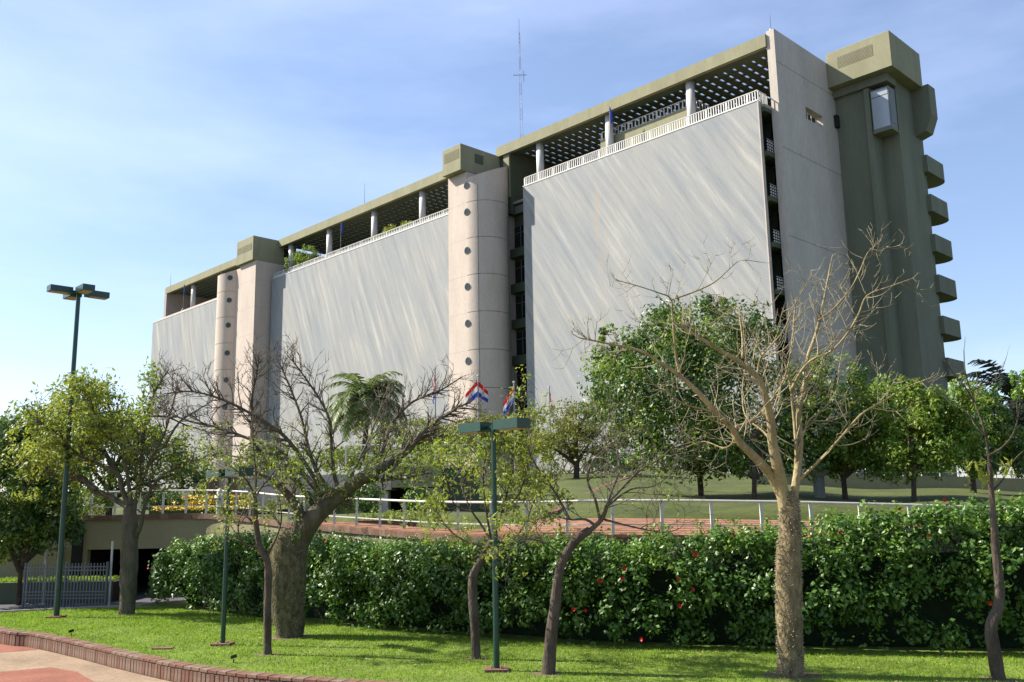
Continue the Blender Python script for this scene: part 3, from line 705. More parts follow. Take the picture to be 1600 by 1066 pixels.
# ------------------------------------------------------------------ street lamps
FA = AZ - math.pi / 2
def lamp(px, py, h, heads, r, label, arm=.42, sc=1.0):
    g = grd(px, py); root = empty('street_lamp', (g.x, g.y, .02), 0, label, 'street lamp', 'green street lamps on the lawn')
    MB().tube([(0, 0, 0), (0, 0, h * .42), (0, 0, h * .43), (0, 0, h)], [r, r, r * .9, r * .8], 14).build('pole', M['greenpaint'], root, smooth=False)
    MB().box(-.20, .20, -.20, .20, -.01, .025).build('base_plate', M['brick'], root)
    q = MB()
    for a in (0, 1, 2, 3): q.cyl((.12 * math.cos(a * 1.571 + .78), .12 * math.sin(a * 1.571 + .78)), .014, .025, .05, 6)
    q.build('anchor_bolt', M['frame'], root)
    for a in heads:
        an = FA + a; c, s = math.cos(an), math.sin(an); d = Vector((c, s, 0)); n = Vector((-s, c, 0))
        MB().bar(d * .0 + Vector((0, 0, h - .06)), d * (arm * .5) + Vector((0, 0, h - .06)), .05).build('arm', M['greenpaint'], root)
        L_, W_, H_ = .31 * sc, .17 * sc, .085 * sc
        cc = d * (arm + .10) + Vector((0, 0, h - .04))
        q = MB(); q.obox(cc, d * L_, n * W_, Vector((0, 0, H_))); hd = q.build('lamp_head', M['greenpaint'], root)
        MB().obox(cc - Vector((0, 0, H_ + .008)) + d * .03, d * L_ * .75, n * W_ * .8, Vector((0, 0, .006))).build('lens', M['lens'], hd)
lamp(88, 965, at(118, 457, 26.3).z, (0, math.pi / 2, math.pi, -math.pi / 2), .075, 'tall green street lamp with four box heads, leftmost on the lawn', .42, 1.0)
lamp(348, 1008, at(348, 738, 20.34).z, (0, math.pi), .05, 'green street lamp with two box heads standing between the bottle trees left of centre', .36)
lamp(776, 1048, at(771, 664, 16.66).z, (0, math.pi), .055, 'green street lamp with two box heads in the foreground, centre', .38)
# grey lantern on the bank
g = at(1282, 790, 33); r = empty('bollard_light', (g.x, g.y, upper_z(g.x, g.y) - .1), 0, 'grey bollard lantern with a flared head on the shaded grass bank', 'bollard light')
MB().cyl((0, 0), .2, 0, .85, 12).build('shaft', M['frame'], r); MB().cyl((0, 0), .2, .85, 1.05, 12, r2=.42).cyl((0, 0), .42, 1.05, 1.15, 12, r2=.22).build('head', M['pole'], r); MB().cyl((0, 0), .22, 1.15, 1.5, 12).build('top', M['pole'], r)
# security camera-like white housing behind the lamp
g = at(343, 795, 36); r = empty('white_bollard', (g.x, g.y, 2.7), 0, 'white round bollard lamp beside the yellow flower beds', 'bollard light')
MB().cyl((0, 0), .13, 0, .55, 12).build('shaft', M['white'], r); MB().cyl((0, 0), .12, .55, .62, 12, r2=.22).cyl((0, 0), .22, .62, 1.0, 12, r2=.05).build('head', M['white'], r)
for px, py, lb in ((365, 1036, 'small black garden spotlight at the kerb below the middle lamp'), (111, 994, 'small black garden spotlight at the kerb near the left end')):
    g = grd(px, py); r = empty('spotlight', (g.x, g.y, 0), 0, lb, 'spotlight', 'garden spotlights')
    MB().cyl((0, 0), .012, 0, .07, 6).build('stake', M['glass'], r); MB().bar((-.05, -.02, .10), (.05, .02, .13), .055).build('housing', M['glass'], r)
g = grd(255, 1014); r = empty('ground_box', (g.x, g.y, 0), 0, 'flat brick cover lying in the lawn near the kerb', 'cover')
MB().box(-.2, .2, -.12, .12, 0, .03).build('lid', M['brick'], r)

# ------------------------------------------------------------------ pavilion and low things between terrace and tower
pv = empty('entrance_pavilion', (0, 0, 0), 0, 'low beige entrance pavilion with dark openings behind the terrace railing', 'building')
def pxbox(name, x0, x1, y0, y1, Y, dep, mt, parent):
    a = at(x0, y1, Y); b = at(x1, y0, Y); return MB().box(min(a.x, b.x), max(a.x, b.x), Y, Y + dep, min(a.z, b.z), max(a.z, b.z)).build(name, M[mt], parent)
pxbox('upper_wall', 612, 690, 728, 762, 41.0, 6, 'beige', pv)
pxbox('shaded_side_wall', 690.3, 742, 730, 822, 41.6, 5, 'olive_grey', pv)  # shade of this side is put into a darker render
pxbox('lintel', 470, 611.5, 740, 768, 41.3, 5, 'concrete', pv)
pxbox('pillar', 592, 606, 768, 822, 41.2, 1, 'concrete', pv); pxbox('pillar', 664, 690, 762, 822, 41.1, 1, 'beige', pv); pxbox('pillar', 470, 490, 768, 822, 41.2, 1, 'beige', pv)
pxbox('opening_shade', 606, 664, 762, 822, 44.5, .3, 'void', pv); pxbox('rear_wall', 490, 592, 768, 822, 43.5, .3, 'olive', pv)  # first panel paints the shade of the opening
for i, (x0, x1, y, lb) in enumerate(((540, 600, 727, 'short white railing on the pavilion roof, left'), (680, 740, 727, 'short white railing on the pavilion roof, right'))):
    a, b = at(x0, y, 42.0), at(x1, y, 42.0); b.z = a.z; n = 6
    railing('roof_railing', [a + (b - a) * k / n for k in range(n + 1)], .9, lb, 'railing', 'white railings on the pavilion roof', .06, (.5,), .9, 'white_metal')
lb_ = empty('brick_block_house', (0, 0, 0), 0, 'small pale building with pinkish brick columns behind the left lamp', 'building')
pxbox('wall', 352, 440, 745, 790, 44, 4, 'concrete', lb_); pxbox('brick_column', 325, 337, 735, 790, 43.5, .6, 'brick2', lb_); pxbox('brick_column', 358, 366, 740, 790, 43.3, .6, 'brick2', lb_); pxbox('rear_wall', 300, 352, 736, 790, 46, .4, 'concrete2', lb_)
pb = empty('brick_planter', (0, 0, 0), 0, 'low red brick planter with green edging behind the terrace railing', 'planter')
pxbox('planter_wall', 556, 662, 812, 824, 28.8, 1.2, 'brick', pb)

# ------------------------------------------------------------------ vegetation
def rand_unit(n):
    v = RNG.normal(size=(n, 3)); return v / np.linalg.norm(v, axis=1)[:, None]
def leaves_mesh(name, P, N, size, mt, aspect=.5, fold=.25, droop=0.0):
    """one folded four-point leaf per point; N = facing directions"""
    n = len(P); P = np.asarray(P); N = np.asarray(N); N = N / (np.linalg.norm(N, axis=1)[:, None] + 1e-9)
    t = rand_unit(n); t[:, 2] -= droop; t = t - N * (t * N).sum(1)[:, None]; t /= (np.linalg.norm(t, axis=1)[:, None] + 1e-9)
    b = np.cross(N, t); s = (size * RNG.uniform(.6, 1.35, n))[:, None]
    v0 = P - t * s * .5; v2 = P + t * s * .5 - N * s * fold * .5; v1 = P + b * s * aspect * .5 - N * s * fold * .4; v3 = P - b * s * aspect * .5 - N * s * fold * .4
    V = np.stack([v0, v1, v2, v3], 1).reshape(-1, 3); i = np.arange(n) * 4
    F = np.stack([np.stack([i, i + 1, i + 2], 1), np.stack([i, i + 2, i + 3], 1)], 1).reshape(-1, 3)
    return mesh_np(name, V, F, mt)
def clump_leaves(C, Rr, per, up=.5, jit=.8, flat=1.0):
    C = np.asarray(C, float); Rr = np.asarray(Rr, float); k = len(C)
    idx = np.repeat(np.arange(k), per); d = rand_unit(len(idx)); rad = Rr[idx] * RNG.uniform(.35, 1.05, len(idx)) ** .6
    dd = d.copy(); dd[:, 2] *= flat
    P = C[idx] + dd * rad[:, None]; N = d + jit * rand_unit(len(idx)) + np.array([0, 0, up]); return P, N

def grow(mb, tips, p, d, ln, r, lvl, S, rnd):
    n = max(3, int(ln / S['seg'])); pts = [p.copy()]; rad = [r]; dirs = []
    for i in range(n):
        d = (d + Vector((rnd.gauss(0, 1), rnd.gauss(0, 1), rnd.gauss(0, 1))) * S['jit'] + Vector((0, 0, S['up']))).normalized()
        p = p + d * (ln / n); pts.append(p.copy()); rad.append(r * (1 - .72 * (i + 1) / n)); dirs.append(d.copy())
    mb.tube(pts, rad)
    if lvl < S['levels']:
        k = max(1, int(ln * S['dens'] + rnd.random()))
        for _ in range(k):
            t = rnd.uniform(.18, .98); i = min(n - 1, int(t * n)); pp = pts[i].lerp(pts[i + 1], t * n - i); dr = dirs[i]
            ax = dr.orthogonal().normalized(); ax = Matrix.Rotation(rnd.uniform(0, 6.283), 3, dr) @ ax
            nd = (dr * math.cos(S['ang']) + ax * math.sin(S['ang']) * rnd.uniform(.7, 1.1)); nd.z += S['lift']
            grow(mb, tips, pp, nd.normalized(), ln * rnd.uniform(.38, .72), max(S['rmin'], rad[i] * .62), lvl + 1, S, rnd)
    else:
        tips.append(pts[-1]); tips.append(pts[len(pts) // 2])
def smooth3(P, k=4):
    out = []; n = len(P)
    for i in range(n - 1):
        p0, p1, p2, p3 = P[max(i - 1, 0)], P[i], P[i + 1], P[min(i + 2, n - 1)]
        for j in range(k):
            t = j / k; out.append(.5 * ((2 * p1) + (p2 - p0) * t + (2 * p0 - 5 * p1 + 4 * p2 - p3) * t * t + (3 * p1 - p0 - 3 * p2 + p3) * t ** 3))
    out.append(P[-1]); return out
def tree(name, label, cat, Y, base, trunk, limbs, S, seed, mats, leaf=None, group=None, thorns=0):
    """trunk: [(px,py,halfwidth px)], limbs: [(points, r0 px, r1 px, depth swing, children scale)] measured in the photo at distance Y; depth swings out in 3-D"""
    rnd = random.Random(seed); root = empty(name, (base.x, base.y, base.z), 0, label, cat, group)
    o3 = Vector((base.x, base.y, base.z)); s = Y / FPX
    tp = [at(x, y, Y) - o3 for x, y, wv in trunk]; tr = [wv * s * .86 for _, _, wv in trunk]
    tp[0].z = -.05
    tps = smooth3(tp, 5); n = len(tps)
    trs = [np.interp(i / (n - 1) * (len(tr) - 1), range(len(tr)), tr) for i in range(n)]
    q = MB()
    # flare + lumps
    q.tube(tps, trs, 20)
    V = np.array(q.v); rngl = np.random.default_rng(seed)
    ph = rngl.uniform(0, 6, 6)
    ang = np.arctan2(V[:, 1], V[:, 0]); 
    for i in range(len(V)):
        c = tps[min(i // 20, n - 1)]; k = 1 + .05 * math.sin(V[i][2] * 7 + ph[0] + 3 * (i % 20) / 20 * 6.28) + .04 * math.sin(V[i][2] * 13 + ph[1] + 5 * (i % 20) / 20 * 6.28)
        V[i] = [c.x + (V[i][0] - c.x) * k, c.y + (V[i][1] - c.y) * k, V[i][2]]
    link('trunk', mesh_np('trunk', V, q.f, M[mats[0]], True), root)
    if thorns:
        q = MB()
        for _ in range(thorns):
            i = rnd.randrange(1, n - 2); a = rnd.uniform(0, 6.283); c = tps[i].lerp(tps[i + 1], rnd.random()); rr = trs[i] * 1.0; d = Vector((math.cos(a), math.sin(a), .15))
            b0 = c + d * rr * .98; l_ = rnd.uniform(.02, .045); t = Vector((-math.sin(a), math.cos(a), 0)) * .014; u = Vector((0, 0, .014))
            q.add([b0 + t, b0 + u, b0 - t, b0 - u, b0 + d * l_], [(0, 1, 4), (1, 2, 4), (2, 3, 4), (3, 0, 4)])
        q.build('thorns', M['thorn'], root, kind='stuff')
    tw = MB(); tips = []
    for li, (pts, r0, r1, swing, dn) in enumerate(limbs):
        P = []; m_ = len(pts); thin = S.get('thin', .82)
        for i, (x, y) in enumerate(pts):
            t = i / (m_ - 1); off = swing * t + .06 * math.sin(i * 2.1 + li); p = at(x, y, Y + (off if i else 0)); P.append(p - o3)
        sm = smooth3(P, 4); k = len(sm); rad = [(r0 + (r1 - r0) * (i / (k - 1)) ** .65) * s * thin for i in range(k)]
        q = MB(); q.tube(sm, rad); q.build('branch', M[mats[1]], root, smooth=True)
        ln = sum((a - b).length for a, b in zip(sm, sm[1:]))
        cnt = int(ln * S['limb_dens'] * dn + rnd.random())
        for _ in range(cnt):
            t = 1 - rnd.random() ** 1.3 * .82; i = min(k - 2, int(t * (k - 1))); pp = sm[i].lerp(sm[i + 1], rnd.random()); dr = (sm[i + 1] - sm[i]).normalized()
            ax = Matrix.Rotation(rnd.uniform(0, 6.283), 3, dr) @ dr.orthogonal().normalized()
            nd = dr * math.cos(S['ang']) + ax * math.sin(S['ang']) + Vector((0, 0, S['lift'] * 1.3))
            grow(tw, tips, pp, nd.normalized(), S['len'] * rnd.uniform(.55, 1.25) * (1.05 - .35 * t), max(S['rmin'], min(rad[i] * .6, S['rtw'])), 1, S, rnd)
        grow(tw, tips, sm[-1], (sm[-1] - sm[-2]).normalized(), S['len'] * S.get('end', .4), max(S['rmin'], rad[-1] * .9), 1, S, rnd)
    tw.build('twigs', M[mats[2]], root, smooth=True)
    if leaf:
        for lf in leaf:
            T = [t for t in tips if lf['where'](t + o3)]
            if not T: continue
            T = [t for t in T if rnd.random() < lf.get('keep', 1)]
            P, N = clump_leaves(np.array([tuple(t) for t in T]), np.full(len(T), lf['r']), lf['per'], .5, .9)
            link('foliage', leaves_mesh('foliage', P, N, lf['size'], M[lf['mat']], .42, .3, lf.get('droop', .3)), root, kind='stuff')
    return root, tips
def px_of(p):
    v = p - EYE; a, b, c = v.dot(cx), v.dot(cy), v.dot(_f); return 800 + FPX * a / c, 533 - FPX * b / c

# T6: big bare yellow bottle tree
S6 = dict(thin=.66, end=.25, seg=.10, jit=.09, up=.17, levels=3, dens=3.3, ang=1.0, lift=-.12, rmin=.0055, limb_dens=6.5, len=.78, rtw=.015)
g = grd(1236, 1056)
tree('bottle_tree', 'large bare bottle tree with thick thorny trunk and yellow branches, at right', 'tree', g.y, g,
     [(1236, 1058, 24), (1236, 1040, 22), (1234, 1000, 21.5), (1233, 950, 22.5), (1232, 900, 22.5), (1233, 860, 20.5), (1234, 820, 18.5), (1233, 792, 17), (1232, 778, 15), (1231, 768, 9)],
     [([(1231, 815), (1222, 765), (1213, 720), (1207, 690), (1204, 655), (1194, 615), (1183, 590), (1155, 565), (1120, 545), (1085, 522), (1055, 505)], 19, 2.4, -.9, 1),
      ([(1238, 775), (1243, 735), (1244, 700), (1240, 650), (1236, 610), (1230, 580), (1222, 560), (1210, 540)], 6, 2, .4, 1),
      ([(1236, 800), (1245, 745), (1250, 690), (1248, 640), (1258, 600), (1262, 560), (1274, 525), (1283, 490), (1292, 445), (1298, 412)], 12, 1.6, .7, 1),
      ([(1236, 610), (1252, 580), (1270, 562), (1300, 548), (1325, 520), (1342, 490), (1355, 462), (1390, 448), (1424, 436)], 4.5, 1.2, -.6, 1),
      ([(1283, 498), (1305, 480), (1330, 450), (1345, 420), (1356, 395), (1374, 378)], 3, 1.0, .5, 1),
      ([(1246, 752), (1275, 725), (1310, 688), (1345, 648), (1375, 630), (1415, 606), (1450, 592)], 4.5, 1.3, -.7, .7),
      ([(1228, 790), (1208, 748), (1185, 720), (1155, 690), (1143, 668), (1120, 646), (1095, 618), (1066, 590), (1030, 566), (1000, 548), (950, 537), (905, 528)], 14, 1.5, -1.3, .9),
      ([(1063, 587), (1057, 560), (1053, 525), (1051, 495), (1048, 467), (1030, 458), (1000, 448), (965, 438)], 4.2, 1.0, -.5, .7),
      ([(1050, 468), (1080, 458), (1115, 442), (1140, 420), (1158, 407), (1190, 410)], 2.6, .8, .6, .6),
      ([(1150, 668), (1172, 660), (1190, 645), (1206, 625), (1222, 600), (1232, 570), (1238, 530), (1242, 480)], 6.5, 1.5, .9, 1),
      ([(1160, 560), (1160, 530), (1156, 500), (1152, 478), (1120, 500)], 3.4, 1.2, .8, .8),
      ([(1183, 595), (1188, 560), (1205, 540), (1225, 515), (1240, 480), (1262, 440)], 3.4, 1.0, -.9, .9),
      ([(1245, 710), (1262, 660), (1280, 645), (1305, 615), (1312, 570), (1318, 540)], 3.2, 1.0, .9, .8),
      ([(1120, 646), (1100, 640), (1070, 632), (1040, 612), (1020, 600)], 3, 1, -1.0, .8),
      ([(1143, 668), (1146, 690), (1130, 700), (1100, 690), (1070, 700)], 4, 1, .9, .8),
      ([(1207, 690), (1190, 672), (1165, 650), (1160, 610), (1165, 560), (1160, 500)], 4, 1, 1.4, .8)],
     S6, 11, ('bark_trunk', 'bark_yellow', 'twig_yellow'), thorns=1100)

# T2: fat bottle tree with wide grey crown
S2 = dict(seg=.15, jit=.13, up=.05, levels=3, dens=4.8, ang=.8, lift=.08, rmin=.0068, limb_dens=11, len=.76, end=.3, rtw=.024)
g = grd(450, 995)
tree('bottle_tree', 'bottle tree with a very fat mottled trunk and wide crown of grey twigs', 'tree', g.y, g,
     [(452, 997, 23), (452, 975, 25), (449, 940, 31), (448, 900, 34), (450, 870, 33), (451, 855, 31), (454, 842, 27), (458, 832, 20), (460, 826, 10)],
     [([(452, 885), (466, 845), (486, 814), (512, 788), (540, 765), (575, 742), (610, 722), (640, 700), (665, 672), (690, 652), (730, 630)], 29, 1.5, -.8, 1),
      ([(560, 752), (590, 750), (615, 748), (640, 744), (665, 740)], 6, 2, -1.5, .9),
      ([(450, 880), (466, 830), (468, 803), (455, 780), (437, 760), (421, 748), (400, 738)], 18, 2.2, -.8, .5),
      ([(510, 785), (492, 762), (475, 742), (455, 722), (430, 700), (390, 686), (340, 668), (295, 658), (250, 640)], 7.5, 1.5, 1.2, 1),
      ([(520, 775), (502, 750), (490, 725), (482, 700), (470, 650), (455, 610), (440, 575)], 6.5, 1.4, .6, 1),
      ([(530, 772), (522, 740), (518, 700), (516, 660), (500, 625), (478, 592), (458, 565)], 5, 1.2, -.8, 1),
      ([(490, 790), (440, 720), (400, 700), (394, 660), (394, 620), (400, 590), (404, 565)], 5, 1.3, -.4, .9),
      ([(585, 740), (595, 710), (604, 685), (612, 662), (645, 628), (685, 612), (720, 590)], 6, 1.3, 1.1, 1),
      ([(500, 760), (460, 700), (430, 670), (380, 640), (340, 622), (300, 612), (260, 615)], 5, 1.2, -1.6, 1),
      ([(560, 750), (600, 720), (650, 690), (700, 680), (740, 672)], 5, 1.2, 1.6, 1),
      ([(540, 765), (560, 720), (575, 690), (590, 650), (600, 620)], 4, 1.1, 2.0, 1),
      ([(505, 790), (480, 770), (440, 735), (400, 720), (360, 712), (330, 700)], 5, 1.1, 2.2, 1)],
     S2, 22, ('bark_fat', 'bark_grey', 'twig'),
     leaf=[dict(where=lambda p: px_of(p)[1] > 700 and random.random() < .6, r=.14, per=6, size=.10, mat='leaf_mid', keep=.75), dict(where=lambda p: px_of(p)[1] > 660, r=.12, per=4, size=.09, mat='leaf_yellow', keep=.22)], thorns=700)

T2o = grd(450, 995); PP = []
for (x, y, k) in ((450, 838, 6), (468, 828, 8), (480, 812, 8), (496, 800, 7), (470, 800, 6), (515, 785, 6), (440, 850, 4), (505, 770, 5), (488, 835, 4)):
    for _ in range(k): PP.append(tuple(at(x + random.uniform(-14, 14), y + random.uniform(-12, 12), T2o.y - random.uniform(.05, .35)) - T2o))
Pq, Nq = clump_leaves(PP, [.11] * len(PP), 13, .3, .8)
link('climbing_foliage', leaves_mesh('climbing_foliage', Pq, Nq, .075, M['leaf_dark'], .55, .25, .5), [o for o in bpy.data.objects if o.name.startswith('bottle_tree')][-1], kind='stuff')
# T1: left bottle tree with half leafy crown
S1 = dict(seg=.2, jit=.18, up=.05, levels=3, dens=3.8, ang=.75, lift=.08, rmin=.0085, limb_dens=8, end=.25, len=.85, rtw=.026)
g = grd(198, 960)
tree('bottle_tree', 'leftmost bottle tree, straight grey trunk, crown leafy on one side and bare on the other', 'tree', g.y, g,
     [(199, 962, 14), (199, 945, 13), (201, 910, 14.5), (202, 870, 15), (203, 830, 14), (203, 805, 12), (205, 790, 10)],
     [([(204, 795), (192, 768), (184, 740), (160, 728), (132, 716), (108, 698), (88, 676), (60, 660)], 6.5, 1.5, -.8, 1),
      ([(150, 765), (135, 752), (115, 744), (90, 742), (60, 735), (30, 722)], 6, 1.5, .9, 1),
      ([(212, 838), (220, 820), (226, 790), (236, 765), (255, 742), (290, 725), (320, 715)], 6, 1.4, -.6, .9),
      ([(208, 795), (218, 760), (221, 720), (224, 680), (232, 640), (246, 605), (260, 582)], 6, 1.2, .4, 1),
      ([(218, 760), (238, 715), (256, 680), (268, 640), (278, 600)], 4, 1.1, -.9, 1),
      ([(205, 790), (200, 750), (190, 700), (170, 670), (150, 650), (140, 620)], 5, 1.2, -1.2, 1),
      ([(221, 720), (200, 690), (185, 665), (172, 640), (160, 615)], 4, 1.1, 1.0, 1),
      ([(232, 650), (262, 652), (290, 664), (330, 676)], 3, 1, 1.2, .8),
      ([(184, 740), (160, 705), (130, 690), (100, 660), (115, 620)], 4, 1.1, .9, 1),
      ([(256, 700), (280, 660), (310, 640), (335, 625)], 3, 1, .8, .9),
      ([(204, 795), (170, 775), (145, 765), (135, 752)], 6, 5, .8, .3)],
     S1, 31, ('bark_grey', 'bark_grey', 'twig'),
     leaf=[dict(where=lambda p: px_of(p)[0] < 235 and (px_of(p)[1] < 690 or px_of(p)[0] < 120), r=.26, per=11, size=.15, mat='leaf_yellow', keep=.5),
           dict(where=lambda p: px_of(p)[0] < 250 and (px_of(p)[1] < 690 or px_of(p)[0] < 130), r=.26, per=8, size=.15, mat='leaf_mid', keep=.35),
           dict(where=lambda p: px_of(p)[1] > 690, r=.22, per=8, size=.14, mat='leaf_yellow', keep=.28)])
SS = dict(seg=.12, jit=.2, up=.04, levels=3, dens=4.6, ang=.8, lift=.06, rmin=.005, limb_dens=5.5, len=.8, rtw=.012)
g = grd(419, 1023)
tree('young_tree', 'slim sparse-leaved tree with straight grey trunk in front of the fat bottle tree', 'tree', g.y, g,
     [(419, 1025, 7), (418, 1000, 6.8), (418, 950, 6.6), (419, 900, 6.4), (417, 875, 6), (406, 855, 5.5), (400, 820, 5), (398, 778, 4.2)],
     [([(398, 780), (408, 762), (425, 742), (440, 722)], 3, 1, .3, 1), ([(398, 778), (390, 758), (378, 742), (362, 730)], 3, 1, -.4, 1), ([(400, 822), (384, 806), (362, 798), (345, 800)], 2.4, 1, .3, 1),
      ([(417, 870), (432, 840), (440, 810), (436, 780)], 3, 1, -.4, 1), ([(398, 780), (400, 745), (396, 700), (394, 660)], 3, 1, .1, .6), ([(406, 855), (380, 850), (372, 820), (385, 790)], 2.4, 1, -.5, 1)],
     SS, 41, ('bark_brown', 'bark_brown', 'twig'),
     leaf=[dict(where=lambda p: px_of(p)[1] > 690, r=.14, per=5, size=.085, mat='leaf_yellow', keep=.35, droop=.6), dict(where=lambda p: px_of(p)[1] > 690, r=.14, per=5, size=.085, mat='leaf_mid', keep=.4, droop=.6)])
g = grd(745, 1030)
tree('young_tree', 'small tree with curved trunk and yellow-green crown beside the centre lamp', 'tree', g.y, g,
     [(745, 1032, 8), (743, 1000, 7.5), (740, 950, 8.5), (738, 915, 8), (741, 895, 7.5), (754, 872, 6.5), (764, 855, 6), (770, 842, 5)],
     [([(768, 848), (752, 820), (735, 795), (722, 760), (718, 720)], 3, 1, .3, 1.3), ([(768, 848), (780, 815), (790, 780), (800, 740), (805, 700)], 3, 1, -.3, 1.3), ([(768, 848), (760, 800), (755, 750), (758, 715)], 3, 1, -.7, 1.3),
      ([(764, 855), (725, 845), (695, 820), (680, 790)], 2.6, 1, .5, 1.2), ([(768, 848), (800, 845), (822, 815), (835, 780)], 2.6, 1, .6, 1.2), ([(740, 800), (712, 790), (700, 760), (695, 730)], 2, 1, -.5, 1.2), ([(785, 800), (812, 770), (825, 720), (815, 690)], 2, 1, -.6, 1.2)],
     SS, 51, ('bark_brown', 'bark_brown', 'twig'),
     leaf=[dict(where=lambda p: True, r=.17, per=9, size=.098, mat='leaf_yellow', keep=.42, droop=.6), dict(where=lambda p: True, r=.17, per=9, size=.098, mat='leaf_mid', keep=.26, droop=.6)])
g = grd(856, 1053)
S5 = dict(SS); S5['len'] = .95
tree('young_tree', 'leaning tree with smooth brown trunk and half-bare crown right of the centre lamp', 'tree', g.y, g,
     [(856, 1055, 12.5), (858, 1030, 11.5), (862, 990, 10.5), (868, 940, 9.5), (873, 900, 8), (882, 870, 8), (900, 845, 7.5), (922, 828, 7)],
     [([(918, 832), (940, 812), (950, 788), (965, 770), (1000, 735), (1030, 718), (1060, 690)], 5.5, 1, -.4, 1.1), ([(930, 822), (915, 812), (890, 812), (862, 806), (840, 812)], 3.6, 1, .4, 1), ([(890, 812), (876, 785), (858, 755), (838, 728), (825, 700), (828, 668)], 3, .9, .7, 1.1),
      ([(938, 815), (930, 780), (918, 750), (928, 718), (950, 695), (955, 660)], 3.4, .9, -.7, 1.1), ([(945, 812), (975, 820), (1010, 828), (1040, 832), (1062, 826)], 2.6, .8, -.9, .8), ([(940, 808), (955, 770), (968, 735), (965, 700), (972, 675)], 3, .9, .6, 1.1),
      ([(950, 790), (985, 765), (1020, 760), (1050, 740)], 2.6, .8, 1.0, 1), ([(882, 870), (850, 848), (820, 842), (795, 850)], 2.2, .8, -.4, .9)],
     S5, 61, ('bark_brown', 'bark_grey', 'twig'),
     leaf=[dict(where=lambda p: px_of(p)[0] < 900, r=.15, per=7, size=.085, mat='leaf_yellow', keep=.4, droop=.6), dict(where=lambda p: px_of(p)[0] < 900, r=.15, per=6, size=.085, mat='leaf_mid', keep=.25, droop=.6), dict(where=lambda p: px_of(p)[0] >= 880, r=.15, per=4, size=.08, mat='leaf_mid', keep=.14, droop=.6)])
g = grd(1560, 1062)
S7 = dict(seg=.14, jit=.14, up=.06, levels=2, dens=1.8, ang=.6, lift=.1, rmin=.004, limb_dens=1.0, len=.7, rtw=.010)
tree('young_tree', 'thin crooked sapling with a few drooping yellow leaves at the right edge', 'tree', g.y, g,
     [(1563, 1066, 11), (1556, 1035, 11.5), (1550, 1000, 11), (1549, 975, 9.5), (1560, 950, 9), (1561, 910, 8), (1556, 860, 7), (1552, 810, 5.5), (1549, 765, 4.5), (1546, 725, 4)],
     [([(1546, 728), (1543, 700), (1538, 672), (1527, 640), (1516, 610), (1508, 580), (1506, 548)], 3.6, .9, .1, 1), ([(1545, 712), (1565, 700), (1582, 680), (1590, 655), (1594, 630)], 3.2, .9, -.3, 1), ([(1540, 682), (1522, 662), (1512, 645), (1490, 632)], 2, .7, .3, .8), ([(1522, 628), (1508, 605), (1495, 590), (1482, 572), (1475, 555)], 2, .7, -.3, .7), ([(1550, 768), (1568, 748), (1582, 722), (1600, 704)], 2.6, 1, .2, .8), ([(1516, 612), (1540, 600), (1560, 590), (1572, 560)], 1.6, .7, .3, .8)],
     S7, 71, ('bark_brown', 'bark_brown', 'twig'))
T7o = Vector((g.x, g.y, g.z)); P = []; 
for (x, y) in ((1520, 725), (1530, 735), (1540, 722), (1565, 725), (1572, 738), (1556, 745), (1534, 750)): P.append(tuple(at(x, y, g.y) + Vector((0, random.uniform(-.2, .2), 0))))
Pq, Nq = clump_leaves(np.array(P), np.full(len(P), .10), 7, .2, .9)
link('foliage', leaves_mesh('foliage', Pq - np.array(T7o), Nq, .16, M['leaf_yellow'], .35, .3, 1.6), [o for o in bpy.data.objects if o.name.startswith('young_tree')][-1], kind='stuff')

# ---- hedge
def poly_interp(P, t):
    seg = [(b - a).length for a, b in zip(P, P[1:])]; s = sum(seg) * t
    for (a, b), l_ in zip(zip(P, P[1:]), seg):
        if s <= l_: return a.lerp(b, s / l_), (b - a).normalized()
        s -= l_
    return P[-1].copy(), (P[-1] - P[-2]).normalized()
HF = [Vector((-10.6, 28.2, 0)), Vector((-6.8, 24.9, 0)), Vector((-3.0, 21.9, 0)), Vector((1.2, 19.1, 0)), Vector((5.2, 17.9, 0)), Vector((9.2, 17.1, 0)), Vector((14.5, 16.2, 0))]
HTOP = ((230, 885), (260, 858), (300, 843), (350, 838), (420, 842), (500, 846), (560, 858), (640, 852), (700, 855), (760, 850), (860, 848), (950, 846), (1050, 840), (1150, 834), (1230, 826), (1300, 814), (1380, 806), (1450, 800), (1520, 796), (1600, 792), (1800, 784))
hedge = empty('hibiscus_hedge', (0, 0, 0), 0, 'long dark green hibiscus hedge with red flowers running behind the trees on the lawn', 'hedge')
C = []; RR_ = []; rnd = random.Random(5)
Cn = []; Rn = []
tot = sum((b - a).length for a, b in zip(HF, HF[1:]))
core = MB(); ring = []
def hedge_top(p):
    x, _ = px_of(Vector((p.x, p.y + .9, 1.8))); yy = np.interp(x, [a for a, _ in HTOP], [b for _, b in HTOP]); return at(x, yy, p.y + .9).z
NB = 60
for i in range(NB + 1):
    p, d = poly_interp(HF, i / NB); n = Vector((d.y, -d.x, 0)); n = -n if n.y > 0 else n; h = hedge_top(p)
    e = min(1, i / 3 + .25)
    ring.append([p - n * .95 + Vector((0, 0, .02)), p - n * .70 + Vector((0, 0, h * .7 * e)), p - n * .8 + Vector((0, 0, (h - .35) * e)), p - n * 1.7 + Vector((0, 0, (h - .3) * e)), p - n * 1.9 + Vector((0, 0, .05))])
V = [tuple(q) for r_ in ring for q in r_]; F = [(i * 5 + j, (i + 1) * 5 + j, (i + 1) * 5 + j + 1, i * 5 + j + 1) for i in range(NB) for j in range(4)] + [(0, 1, 2, 3, 4)]
